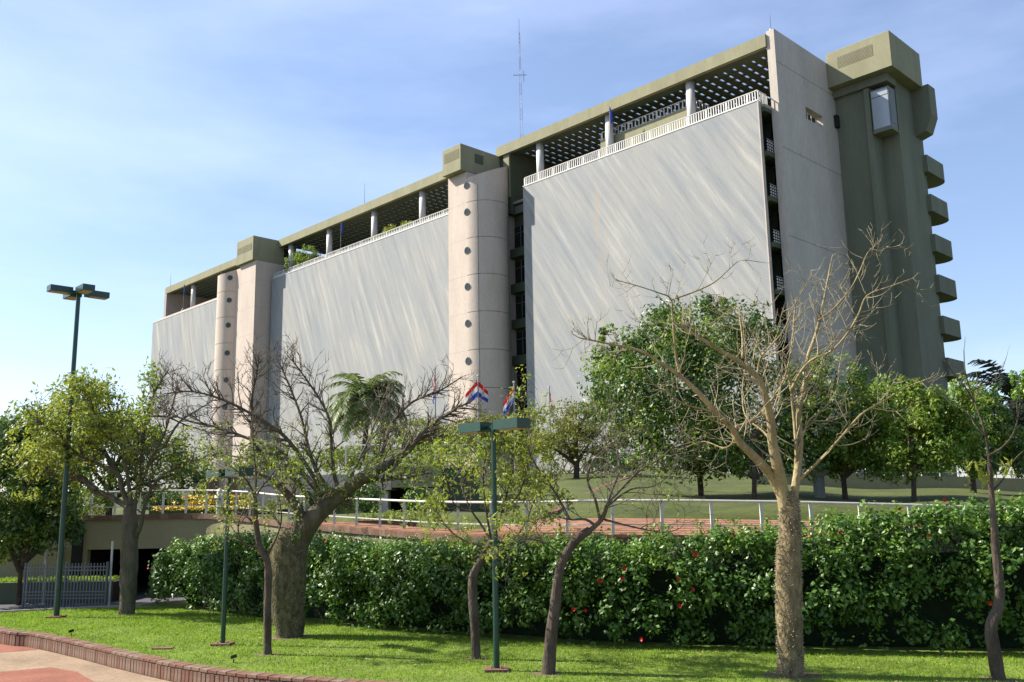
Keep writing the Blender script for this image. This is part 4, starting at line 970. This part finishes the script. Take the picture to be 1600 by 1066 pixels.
link('shade_core', mesh_np('shade_core', V, F, M['leaf_dark_core'] if 'leaf_dark_core' in M else mat('hedge_core_shade', (.012, .028, .010), .95, .4, 6, .8, 12)), hedge, kind='stuff')  # added core; its near-black green paints the shade between leaf clumps
for _ in range(2900):
    t = rnd.random() ** .9; p, d = poly_interp(HF, t); n = Vector((d.y, -d.x, 0)); n = -n if n.y > 0 else n; h = hedge_top(p)
    z = rnd.random() ** .8 * h; bulge = .25 * math.sin(math.pi * min(1, z / h)) + .12 * math.sin(t * 60) * math.sin(z * 3.1) + .08 * math.sin(t * 23 + z * 5)
    if z < .25 and rnd.random() < .5: continue
    if math.sin(t * 41 + z * 2.2) * math.sin(t * 97 - z * 3.7) > .55: continue
    if rnd.random() < .35 * (1 - z / h): continue
    c = p - n * (.28 - bulge + rnd.uniform(0, .22)) + Vector((0, 0, z)); r_ = rnd.uniform(.13, .30)
    (Cn if (z > h * .72 and rnd.random() < .5) or rnd.random() < .06 else C).append(tuple(c)); (Rn if Cn and Cn[-1] == tuple(c) else RR_).append(r_)
for _ in range(1150):
    t = rnd.random(); p, d = poly_interp(HF, t); n = Vector((d.y, -d.x, 0)); n = -n if n.y > 0 else n; h = hedge_top(p)
    c = p - n * rnd.uniform(.2, 1.9) + Vector((0, 0, h - .12 + rnd.gauss(0, .10))); r_ = rnd.uniform(.12, .24)
    if rnd.random() < .55: Cn.append(tuple(c)); Rn.append(r_)
    else: C.append(tuple(c)); RR_.append(r_)
for _ in range(110):   # rounded left end
    a = rnd.uniform(-.3, 2.6); p, d = poly_interp(HF, 0); h = hedge_top(p); z = rnd.uniform(.2, h * .85)
    C.append((p.x - .45 * math.sin(a) * (1 - (z / h) ** 3 * .4), p.y + .9 - .9 * math.cos(a), z)); RR_.append(rnd.uniform(.15, .3))
P, N = clump_leaves(C, RR_, 26, .55, .6); link('foliage', leaves_mesh('foliage', P, N, .105, M['leaf_hedge'], .62, .25, .5), hedge, kind='stuff')
P, N = clump_leaves(Cn, Rn, 24, .7, .7); link('foliage', leaves_mesh('foliage', P, N, .085, M['leaf_hedge_new'], .55, .25, .3), hedge, kind='stuff')
# upright shoots above the hedge
q = MB(); tipsC = []
for _ in range(150):
    t = rnd.uniform(0, 1) ** .6; p, d = poly_interp(HF, t); n = Vector((d.y, -d.x, 0)); n = -n if n.y > 0 else n; h = hedge_top(p); ln = rnd.uniform(.15, .42)
    c = p - n * rnd.uniform(.3, 1.6) + Vector((0, 0, h - .1)); e = c + Vector((rnd.uniform(-.08, .08), 0, ln)); q.tube([c, c.lerp(e, .5), e], [.006, .005, .003], 3)
    for k in range(4): tipsC.append(tuple(c.lerp(e, .35 + k * .22)))
q.build('shoots', M['twig'], hedge, kind='stuff')
P, N = clump_leaves(tipsC, [.07] * len(tipsC), 7, .6, .6); link('foliage', leaves_mesh('foliage', P, N, .07, M['leaf_hedge_new'], .5, .2, .2), hedge, kind='stuff')
# red hibiscus flowers
fm = MB()
for k in range(5):
    a = k * 2 * math.pi / 5; c, s = math.cos(a), math.sin(a); b0 = Vector((0, 0, 0)); t_ = Vector((c * .055, -.03, s * .055)); sd_ = Vector((-s, 0, c)) * .03; md = Vector((c * .035, -.025, s * .035))
    fm.add([b0, md + sd_, t_ + sd_ * .4, t_ - sd_ * .4, md - sd_], [(0, 1, 2), (0, 2, 3), (0, 3, 4)])
fm.tube([(0, 0, 0), (0, -.07, .01)], [.006, .004], 4)
fmesh = fm.mesh('flower', M['flower_red'])
for (x, y, s) in ((1086, 867, 1.5), (1084, 863, 1.1), (975, 889, 1.4), (940, 906, 1), (936, 908, 1.1), (972, 904, 1.1), (1059, 905, 1), (1081, 921, 1.2), (1062, 947, 1.2), (1003, 999, 1.2), (897, 952, 1.3), (915, 953, 1.1), (508, 845, 1.2), (590, 867, 1), (1405, 795, 1), (1475, 782, 1.1), (1450, 836, 1.1), (1546, 942, 1.3), (1312, 832, 1.1), (788, 838, 1.2), (1145, 835, 1.1), (232, 887, 1.3), (1434, 820, 1.1), (1228, 835, 1)):
    # find the hedge front at this pixel column
    best = min((poly_interp(HF, k / 200)[0] for k in range(201)), key=lambda p: abs(px_of(Vector((p.x, p.y, 1)))[0] - x))
    pp = at(x, y, best.y - .32 if y > 850 else best.y - .1); o = link('flower', fmesh, hedge, pp, (random.uniform(-.5, .5), random.uniform(0, 6), random.uniform(-.6, .6))); o.scale = (s * .6,) * 3

TB = [(grd(x, y), r_) for x, y, r_ in ((1236, 1056, .55), (450, 995, .6), (198, 960, .45), (419, 1023, .28), (745, 1030, .28), (856, 1053, .34), (1560, 1062, .32), (776, 1048, .3), (348, 1008, .3), (88, 965, .35))]
for b_, r_ in TB:
    q = MB(); q.add([(b_.x + r_ * (.75 + .3 * random.random()) * math.cos(i * .3927), b_.y + r_ * (.75 + .3 * random.random()) * math.sin(i * .3927), .004) for i in range(16)], [tuple(range(16))])
    q.build('soil_patch', M['bare'], kind='structure')
# ---- grass blades on the lawn
n = 170000
gx = RNG.uniform(-17, 12, n * 2); gy = RNG.uniform(13.2, 31.5, n * 2)
pl_np = np.array([(p.x, p.y) for p in poly])
def inside(px_, py_, poly_):
    r_ = np.zeros(len(px_), bool); j = len(poly_) - 1
    for i in range(len(poly_)):
        xi, yi = poly_[i]; xj, yj = poly_[j]
        c_ = ((yi > py_) != (yj > py_)) & (px_ < (xj - xi) * (py_ - yi) / (yj - yi + 1e-12) + xi); r_ ^= c_; j = i
    return r_
ok = inside(gx, gy, pl_np); ok &= (np.abs(gx) < gy * .60 + .6); 
# keep off the hedge strip
hx = np.array([p.x for p in HF]); hy = np.array([p.y for p in HF]); ok &= gy < np.interp(gx, hx, hy) + .25
for b_, r_ in TB: ok &= ((gx - b_.x) ** 2 + (gy - b_.y) ** 2 > (r_ * .8) ** 2) | (RNG.random(len(gx)) < .25)
gx, gy = gx[ok][:n], gy[ok][:n]; k = len(gx); hgt = RNG.uniform(.022, .055, k) * (1 + .3 * np.sin(gx * 2.1) * np.sin(gy * 1.7)); a = RNG.uniform(0, 6.283, k); ww = .007 * (gy / 16); lean = RNG.normal(0, .02, (k, 2))
V = np.stack([np.stack([gx - np.cos(a) * ww, gy - np.sin(a) * ww, np.zeros(k)], 1), np.stack([gx + np.cos(a) * ww, gy + np.sin(a) * ww, np.zeros(k)], 1), np.stack([gx + lean[:, 0], gy + lean[:, 1], hgt], 1)], 1).reshape(-1, 3)
link('grass', mesh_np('grass', V, np.arange(3 * k).reshape(-1, 3), M['grass']), label='short sunlit grass covering the front lawn', cat='grass', kind='stuff')

nf = 900
fx, fy = RNG.uniform(-12, 9, nf * 3), RNG.uniform(14.5, 28, nf * 3); okf = inside(fx, fy, pl_np) & (fy < np.interp(fx, hx, hy) - .1); fx, fy = fx[okf][:nf], fy[okf][:nf]
P = np.stack([fx, fy, np.full(len(fx), .03)], 1); N = rand_unit(len(fx)) * .35 + np.array([0, 0, 1])
M['litter'] = mat('fallen_leaf', (.30, .20, .08), .9, 0, 3, col2=(.55, .48, .16))
link('fallen_leaves', leaves_mesh('fallen_leaves', P, N, .055, M['litter'], .5, .2), label='scattered dry leaves lying on the front lawn', cat='leaves', kind='stuff')
# ---- background trees
def leafy_tree(label, cat, Y, blobs, leafm, trunk_px, zb, n_cl, per, size, seed, bark_='bark_brown', group='leafy trees behind the terrace', name='leafy_tree', depth=1.0, flat=1.0, cr_=(.35, .8), bias=None):
    rnd = random.Random(seed); tx, ty = trunk_px; g0 = at(tx, ty, Y); zb = zb if zb <= 0 else upper_z(g0.x, Y) - .05; base = Vector((g0.x, Y, zb)); root = empty(name, base, 0, label, cat, group)
    s = Y / FPX; C = []; Rr = []; areas = [b[2] * b[3] for b in blobs]
    q = MB(); top = None
    for bi, (bx_, by_, rx, ry) in enumerate(blobs):
        c = at(bx_, by_, Y) - base; k = int(n_cl * areas[bi] / sum(areas)) + 1
        dy = rnd.uniform(-.5, .5) * rx * s * depth
        for _ in range(k):
            u = Vector((rnd.gauss(0, 1), rnd.gauss(0, 1), rnd.gauss(0, 1))).normalized() * rnd.uniform(.3, 1.25) ** .6
            C.append((c.x + u.x * rx * s, c.y + dy + u.y * rx * s * depth, max(.3, c.z + u.z * ry * s))); Rr.append(rnd.uniform(*cr_) * min(1.0, rx * s * .6))
        hub = Vector((0, 0, max(.8, (c.z - ry * s) * .7)))
        q.tube([hub, hub.lerp(Vector((c.x, c.y + dy, c.z)), .55) + Vector((0, 0, .2)), Vector((c.x, c.y + dy, c.z + ry * s * .3))], [.12 * max(1, s * 30), .07 * max(1, s * 30), .03], 6)
        top = hub if top is None or hub.z > top.z else top
    tk = .5 + .5 * min(1, (s - .021) / .009) if s < .03 else max(1, s * 30); tk = max(tk, .45); q.tube([(0, 0, -.3), (rnd.uniform(-.1, .1), 0, top.z * .5), top], [.17 * tk, .13 * tk, .12 * tk], 10)
    q.build('trunk', M[bark_], root, smooth=True)
    ms = leafm if isinstance(leafm, (list, tuple)) else [leafm]; idx = list(range(len(C))); rnd.shuffle(idx)
    for mi, mm in enumerate(ms):
        ii = idx[mi::len(ms)]
        P, N = clump_leaves([C[i] for i in ii], [Rr[i] for i in ii], per, .5, .75, flat)
        link('crown', leaves_mesh('crown', P, N, size, M[mm], .5, .25, .6), root, kind='stuff')
    return root
leafy_tree('large dark green tree behind the terrace railing, partly hidden by the bare yellow tree', 'tree', 35, [(1040, 600, 100, 85), (1100, 520, 75, 55), (985, 600, 65, 70), (1130, 620, 70, 80), (1030, 520, 45, 40), (1060, 695, 85, 48), (1130, 700, 60, 35), (990, 690, 40, 40), (955, 545, 28, 30), (1180, 540, 40, 60), (1120, 480, 25, 22)], ['leaf_dark', 'leaf_mid'], (1097, 790), 3.2, 620, 60, .17, 1)
leafy_tree('dark bushy tree close behind the bare yellow tree, right of the large dark tree', 'tree', 32, [(1240, 640, 55, 60), (1290, 600, 50, 45), (1190, 700, 60, 40), (1260, 705, 45, 35), (1300, 690, 50, 45), (1330, 640, 40, 50)], ['leaf_dark', 'leaf_mid'], (1178, 790), 3.4, 230, 55, .16, 2)
leafy_tree('bright green round tree in front of the lift tower, its thin trunk above the lantern', 'tree', 33, [(1370, 650, 50, 45), (1345, 695, 55, 42), (1400, 700, 50, 38), (1380, 615, 26, 22), (1300, 705, 36, 30)], ['leaf_mid', 'leaf_mid', 'leaf_hedge_new'], (1322, 790), 3.5, 230, 55, .15, 3)
leafy_tree('green tree with a bent pink trunk in front of the foot of the lift tower', 'tree', 31, [(1440, 640, 40, 45), (1430, 700, 50, 38), (1470, 690, 45, 45), (1500, 640, 38, 40), (1425, 610, 20, 18)], ['leaf_mid', 'leaf_hedge_new', 'leaf_mid'], (1428, 790), 3.4, 240, 55, .15, 4)
leafy_tree('green tree behind the thin sapling at the right edge', 'tree', 38, [(1530, 660, 40, 45), (1555, 695, 40, 35), (1510, 700, 40, 35), (1540, 625, 30, 22), (1590, 700, 30, 30)], ['leaf_mid', 'leaf_dark'], (1520, 760), 3.8, 260, 50, .17, 5)
leafy_tree('small bright green treetop cut by the right edge of the photograph', 'tree', 38, [(1612, 600, 22, 30)], ['leaf_hedge_new'], (1625, 790), 3, 40, 40, .18, 6)
leafy_tree('wide olive-green flat-topped tree below the rightmost flag', 'tree', 50, [(905, 660, 45, 30), (880, 690, 45, 30), (930, 690, 40, 30), (850, 700, 30, 20), (925, 640, 25, 16)], ['leaf_olive'], (900, 740), 4.0, 220, 60, .14, 7, flat=.5)
leafy_tree('flat olive treetop behind the centre lamp head', 'tree', 62, [(765, 662, 42, 14), (800, 680, 40, 16), (730, 680, 40, 18), (690, 690, 45, 20), (820, 665, 14, 8)], ['leaf_olive'], (770, 740), 4.2, 200, 50, .18, 8, flat=.5)
leafy_tree('olive-green spreading tree in front of the middle screen, left of the flags', 'tree', 60, [(660, 680, 50, 22), (610, 700, 55, 22), (560, 712, 50, 18), (690, 700, 45, 24), (520, 720, 40, 18)], ['leaf_olive', 'leaf_mid'], (620, 760), 4.2, 230, 50, .18, 9, flat=.6)
leafy_tree('tree with small leaves behind the fat bottle tree crown', 'tree', 48, [(650, 740, 50, 28), (700, 720, 45, 30), (600, 750, 40, 22), (560, 775, 30, 16)], ['leaf_mid', 'leaf_olive'], (640, 800), 3.6, 150, 40, .15, 10)
leafy_tree('dark green tree mass behind the left bottle tree', 'tree', 44, [(180, 720, 60, 45), (110, 700, 60, 50), (250, 720, 55, 40), (140, 660, 50, 30), (210, 680, 50, 35), (60, 740, 50, 50), (300, 740, 40, 25)], ['leaf_dark', 'leaf_mid', 'leaf_olive'], (170, 800), 3, 320, 45, .2, 12)
leafy_tree('big dark leafy tree at the left edge in front of the low building', 'tree', 30.5, [(30, 760, 60, 75), (80, 790, 45, 55), (20, 700, 45, 45), (95, 730, 35, 40), (50, 690, 30, 25), (0, 830, 60, 40), (100, 830, 25, 25)], ['leaf_dark', 'leaf_dark', 'leaf_mid'], (30, 930), 0, 480, 50, .15, 13)
leafy_tree('sunlit green tree at the far left edge behind the big dark one', 'tree', 40, [(0, 690, 30, 35), (40, 670, 30, 25), (70, 650, 25, 20)], ['leaf_mid', 'leaf_yellow'], (10, 900), 0, 90, 45, .17, 14)
# shrubs
def shrub(label, px, py, Y, rx, ry, mats_, n_cl, per, size, seed, zb=None, group='shrubs on the terrace'):
    c = at(px, py, Y); zb = c.z - ry * Y / FPX if zb is None else zb; root = empty('shrub', (c.x, Y, zb), 0, label, 'shrub', group); s = Y / FPX; rnd = random.Random(seed); C = []; Rr = []
    q = MB()
    for _ in range(n_cl):
        u = Vector((rnd.gauss(0, 1), rnd.gauss(0, 1), rnd.gauss(0, 1))).normalized() * rnd.uniform(.3, 1) ** .5
        C.append((u.x * rx * s, u.y * rx * s, max(.1, c.z - zb + u.z * ry * s))); Rr.append(rnd.uniform(.15, .3) * max(.6, s * 30))
    for k in range(5): q.tube([(0, 0, 0), Vector(C[k]) * .9], [.03, .01], 4)
    q.build('stems', M['twig'], root)
    P, N = clump_leaves(C, Rr, per, .5, .8)
    link('foliage', leaves_mesh('foliage', P, N, size, M[mats_], .5, .25, .3), root, kind='stuff')
shrub('green shrub behind the terrace railing below the left bottle tree crown', 130, 785, 38, 45, 22, 'leaf_mid', 60, 40, .13, 101)
shrub('dark shrub behind the terrace railing right of the left bottle tree', 245, 780, 38, 35, 16, 'leaf_dark', 50, 40, .13, 102)
shrub('hanging green shrub at the pavilion pillar', 575, 780, 39, 25, 24, 'leaf_dark', 40, 40, .13, 103)
shrub('low green planting on the brick planter', 610, 806, 29.4, 50, 6, 'leaf_mid', 50, 26, .08, 104)
shrub('shrub in front of the dark pavilion opening', 650, 785, 39, 22, 22, 'leaf_dark', 36, 36, .13, 105)
shrub('olive shrub at the foot of the grass bank behind the open-crowned tree', 840, 745, 52, 30, 16, 'leaf_olive', 40, 36, .16, 106)
for i, (px_, py_, rx_, ry_, mt_) in enumerate(((960, 722, 40, 20, 'leaf_dark'), (1030, 718, 45, 24, 'leaf_mid'), (1100, 716, 45, 26, 'leaf_dark'), (1170, 714, 45, 28, 'leaf_mid'), (1240, 712, 45, 28, 'leaf_dark'), (1310, 712, 45, 28, 'leaf_mid'), (1380, 712, 45, 28, 'leaf_dark'), (1450, 712, 45, 28, 'leaf_mid'), (1520, 714, 45, 28, 'leaf_dark'), (1590, 716, 45, 28, 'leaf_mid'))):
    shrub(('dark' if mt_ == 'leaf_dark' else 'lighter') + ' shrub at the building foot, %s from the left in the row' % ('first second third fourth fifth sixth seventh eighth ninth tenth'.split()[i]), px_, py_, 62, rx_, ry_, mt_, 60, 36, .22, 200 + i, group='shrubs along the foot of the office building')
# yellow flower beds: three tiers
for i, (x0, x1, y, lb) in enumerate(((235, 395, 777, 'top row of yellow flowers behind the terrace railing'), (235, 395, 785, 'middle row of yellow flowers behind the terrace railing'), (240, 395, 793, 'bottom row of yellow flowers behind the terrace railing'))):
    Y = 39.5 - i * 1.2; a, b = at(x0, y, Y), at(x1, y, Y); root = empty('flower_bed', (a.x, Y, a.z - .25), 0, lb, 'flower bed', 'yellow flower beds')
    MB().box(0, b.x - a.x, -.1, .5, -.3, .12).build('hedge_base', M['leaf_dark'], root)
    n_ = 900; P = np.stack([RNG.uniform(0, b.x - a.x, n_), RNG.uniform(-.25, .4, n_), .2 + RNG.normal(0, .05, n_)], 1); link('blossoms', leaves_mesh('blossoms', P, rand_unit(n_) + np.array([0, -.5, 1]), .11, M['flower_yellow'], .8, .1), root, kind='stuff')
# bare grey shrub
g = at(925, 738, 54); root = empty('bare_shrub', (g.x, 54, 4.6), 0, 'grey leafless shrub at the far edge of the grass bank', 'shrub'); q = MB(); rnd = random.Random(8)
for k in range(60):
    a = rnd.uniform(-1.1, 1.1); b = Vector((rnd.uniform(-2, 2), rnd.uniform(-.6, .6), 0)); e = b + Vector((math.sin(a) * 1.2, rnd.uniform(-.4, .4), math.cos(a) * rnd.uniform(.8, 1.8))); q.tube([b, b.lerp(e, .5) + Vector((0, 0, .1)), e], [.04, .03, .012], 4)
q.build('stems', M['twig_yellow'], root)

# ---- palms
def palm(label, px, py, Y, zb, H_, nf, L_, leafm, barkm, seed, tr=.16, droop=1.0):
    c = at(px, py, Y); root = empty('palm_tree', (c.x, Y, zb), 0, label, 'palm', None); rnd = random.Random(seed); top = c.z - zb
    n = 10; MB().tube([(0.05 * math.sin(i), 0, -.2 + (top + .2) * i / n) for i in range(n + 1)], [tr * (1.25 - .35 * i / n) for i in range(n + 1)], 12).build('trunk', M[barkm], root, smooth=True)
    for f in range(nf):
        a = rnd.uniform(0, 6.283); el = rnd.uniform(-.1, 1.35); d = Vector((math.cos(a) * math.cos(el), math.sin(a) * math.cos(el), math.sin(el))); p = Vector((0, 0, top)); pts = [p.copy()]; k = 9
        for i in range(k): d = (d + Vector((0, 0, -.15 * droop - .03 * i * droop))).normalized(); p = p + d * L_ / k; pts.append(p.copy())
        q = MB(); q.tube(pts, [.03 * (1 - i / (k + 1)) + .006 for i in range(k + 1)], 4)
        for i in range(1, k + 1):
            for t in (0, .25, .5, .75):
                if i == k and t > 0: break
                pp = pts[i].lerp(pts[min(i + 1, k)], t); dr = (pts[i] - pts[i - 1]).normalized(); sd_ = dr.cross(Vector((0, 0, 1))).normalized(); up_ = sd_.cross(dr)
                ll = .55 * L_ / 2.4 * math.sin(math.pi * min(.97, (i + t + .6) / (k + 1.5)))
                for sg in (-1, 1):
                    e = pp + sd_ * sg * ll * .8 + dr * ll * .45 + Vector((0, 0, -ll * rnd.uniform(.2, .75) * droop)); wv = dr * .03 * L_ / 2.4
                    q.add([pp - wv, pp + wv, pp.lerp(e, .5) + wv + up_ * .03, e, pp.lerp(e, .5) - wv + up_ * .03], [(0, 1, 2, 4), (4, 2, 3)])
        q.build('frond', M[leafm], root)
palm('feathery palm in front of the middle stone screen', 572, 628, 52, 4.2, 5, 70, 3.0, 'leaf_palm', 'bark_grey', 3, .14, .95)
palm('dark palm against the sky at the right edge', 1583, 625, 45, 4.2, 5, 34, 3.4, 'leaf_palm_dark', 'bark_brown', 4, .22, .9)
palm('second dark palm behind the right edge treetops', 1600, 672, 44, 4.2, 5, 30, 3.2, 'leaf_palm_dark', 'bark_brown', 5, .2, .9)
# roof garden plants (stand on the building's terrace)
for (x, z, rr, hh, lb, mt_) in ((-79.5, 39.6, 1.7, 1.3, 'bushy green roof garden tree at the left end of the middle terrace', 'leaf_mid'), (-76.4, 39.9, 1.5, 1.7, 'taller roof garden shrub next to the left terrace tree', 'leaf_mid'), (-74.3, 39.2, 1.0, .9, 'small palm-like plant on the middle roof terrace', 'leaf_palm'),
                            (-55.6, 38.9, .9, .8, 'rounded shrub on the middle roof terrace, left of two', 'leaf_yellow'), (-52.0, 38.8, .8, .6, 'rounded shrub on the middle roof terrace, right of two', 'leaf_yellow'), (-58.9, 38.6, .6, .4, 'low shrub on the middle roof terrace beside a column', 'leaf_yellow')):
    p = to_world(x, 1.2, 37.5); root = empty('roof_shrub', p, 0, lb, 'shrub', 'roof garden plants'); rnd = random.Random(int(-x * 10)); C = []; Rr = []
    for _ in range(int(30 * rr)):
        u = Vector((rnd.gauss(0, 1), rnd.gauss(0, 1), rnd.gauss(0, 1))).normalized(); C.append((u.x * rr, u.y * rr * .7, z - 37.5 + u.z * hh)); Rr.append(.35)
    q = MB(); q.tube([(0, 0, 0), (0, 0, z - 37.4)], [.12, .08], 6); q.build('stem', M['bark_brown'], root)
    P, N = clump_leaves(C, Rr, 28, .5, .8); link('foliage', leaves_mesh('foliage', P, N, .24, M[mt_], .5, .25), root, kind='stuff')
# planter grass
n_ = 2500; P = np.stack([RNG.uniform(-20, -13.4, n_), RNG.uniform(31.1, 32.5, n_), .62 + RNG.uniform(0, .08, n_)], 1)
link('planter_grass', leaves_mesh('planter_grass', P, rand_unit(n_), .13, M['grass'], .25, .1), pl, kind='stuff')
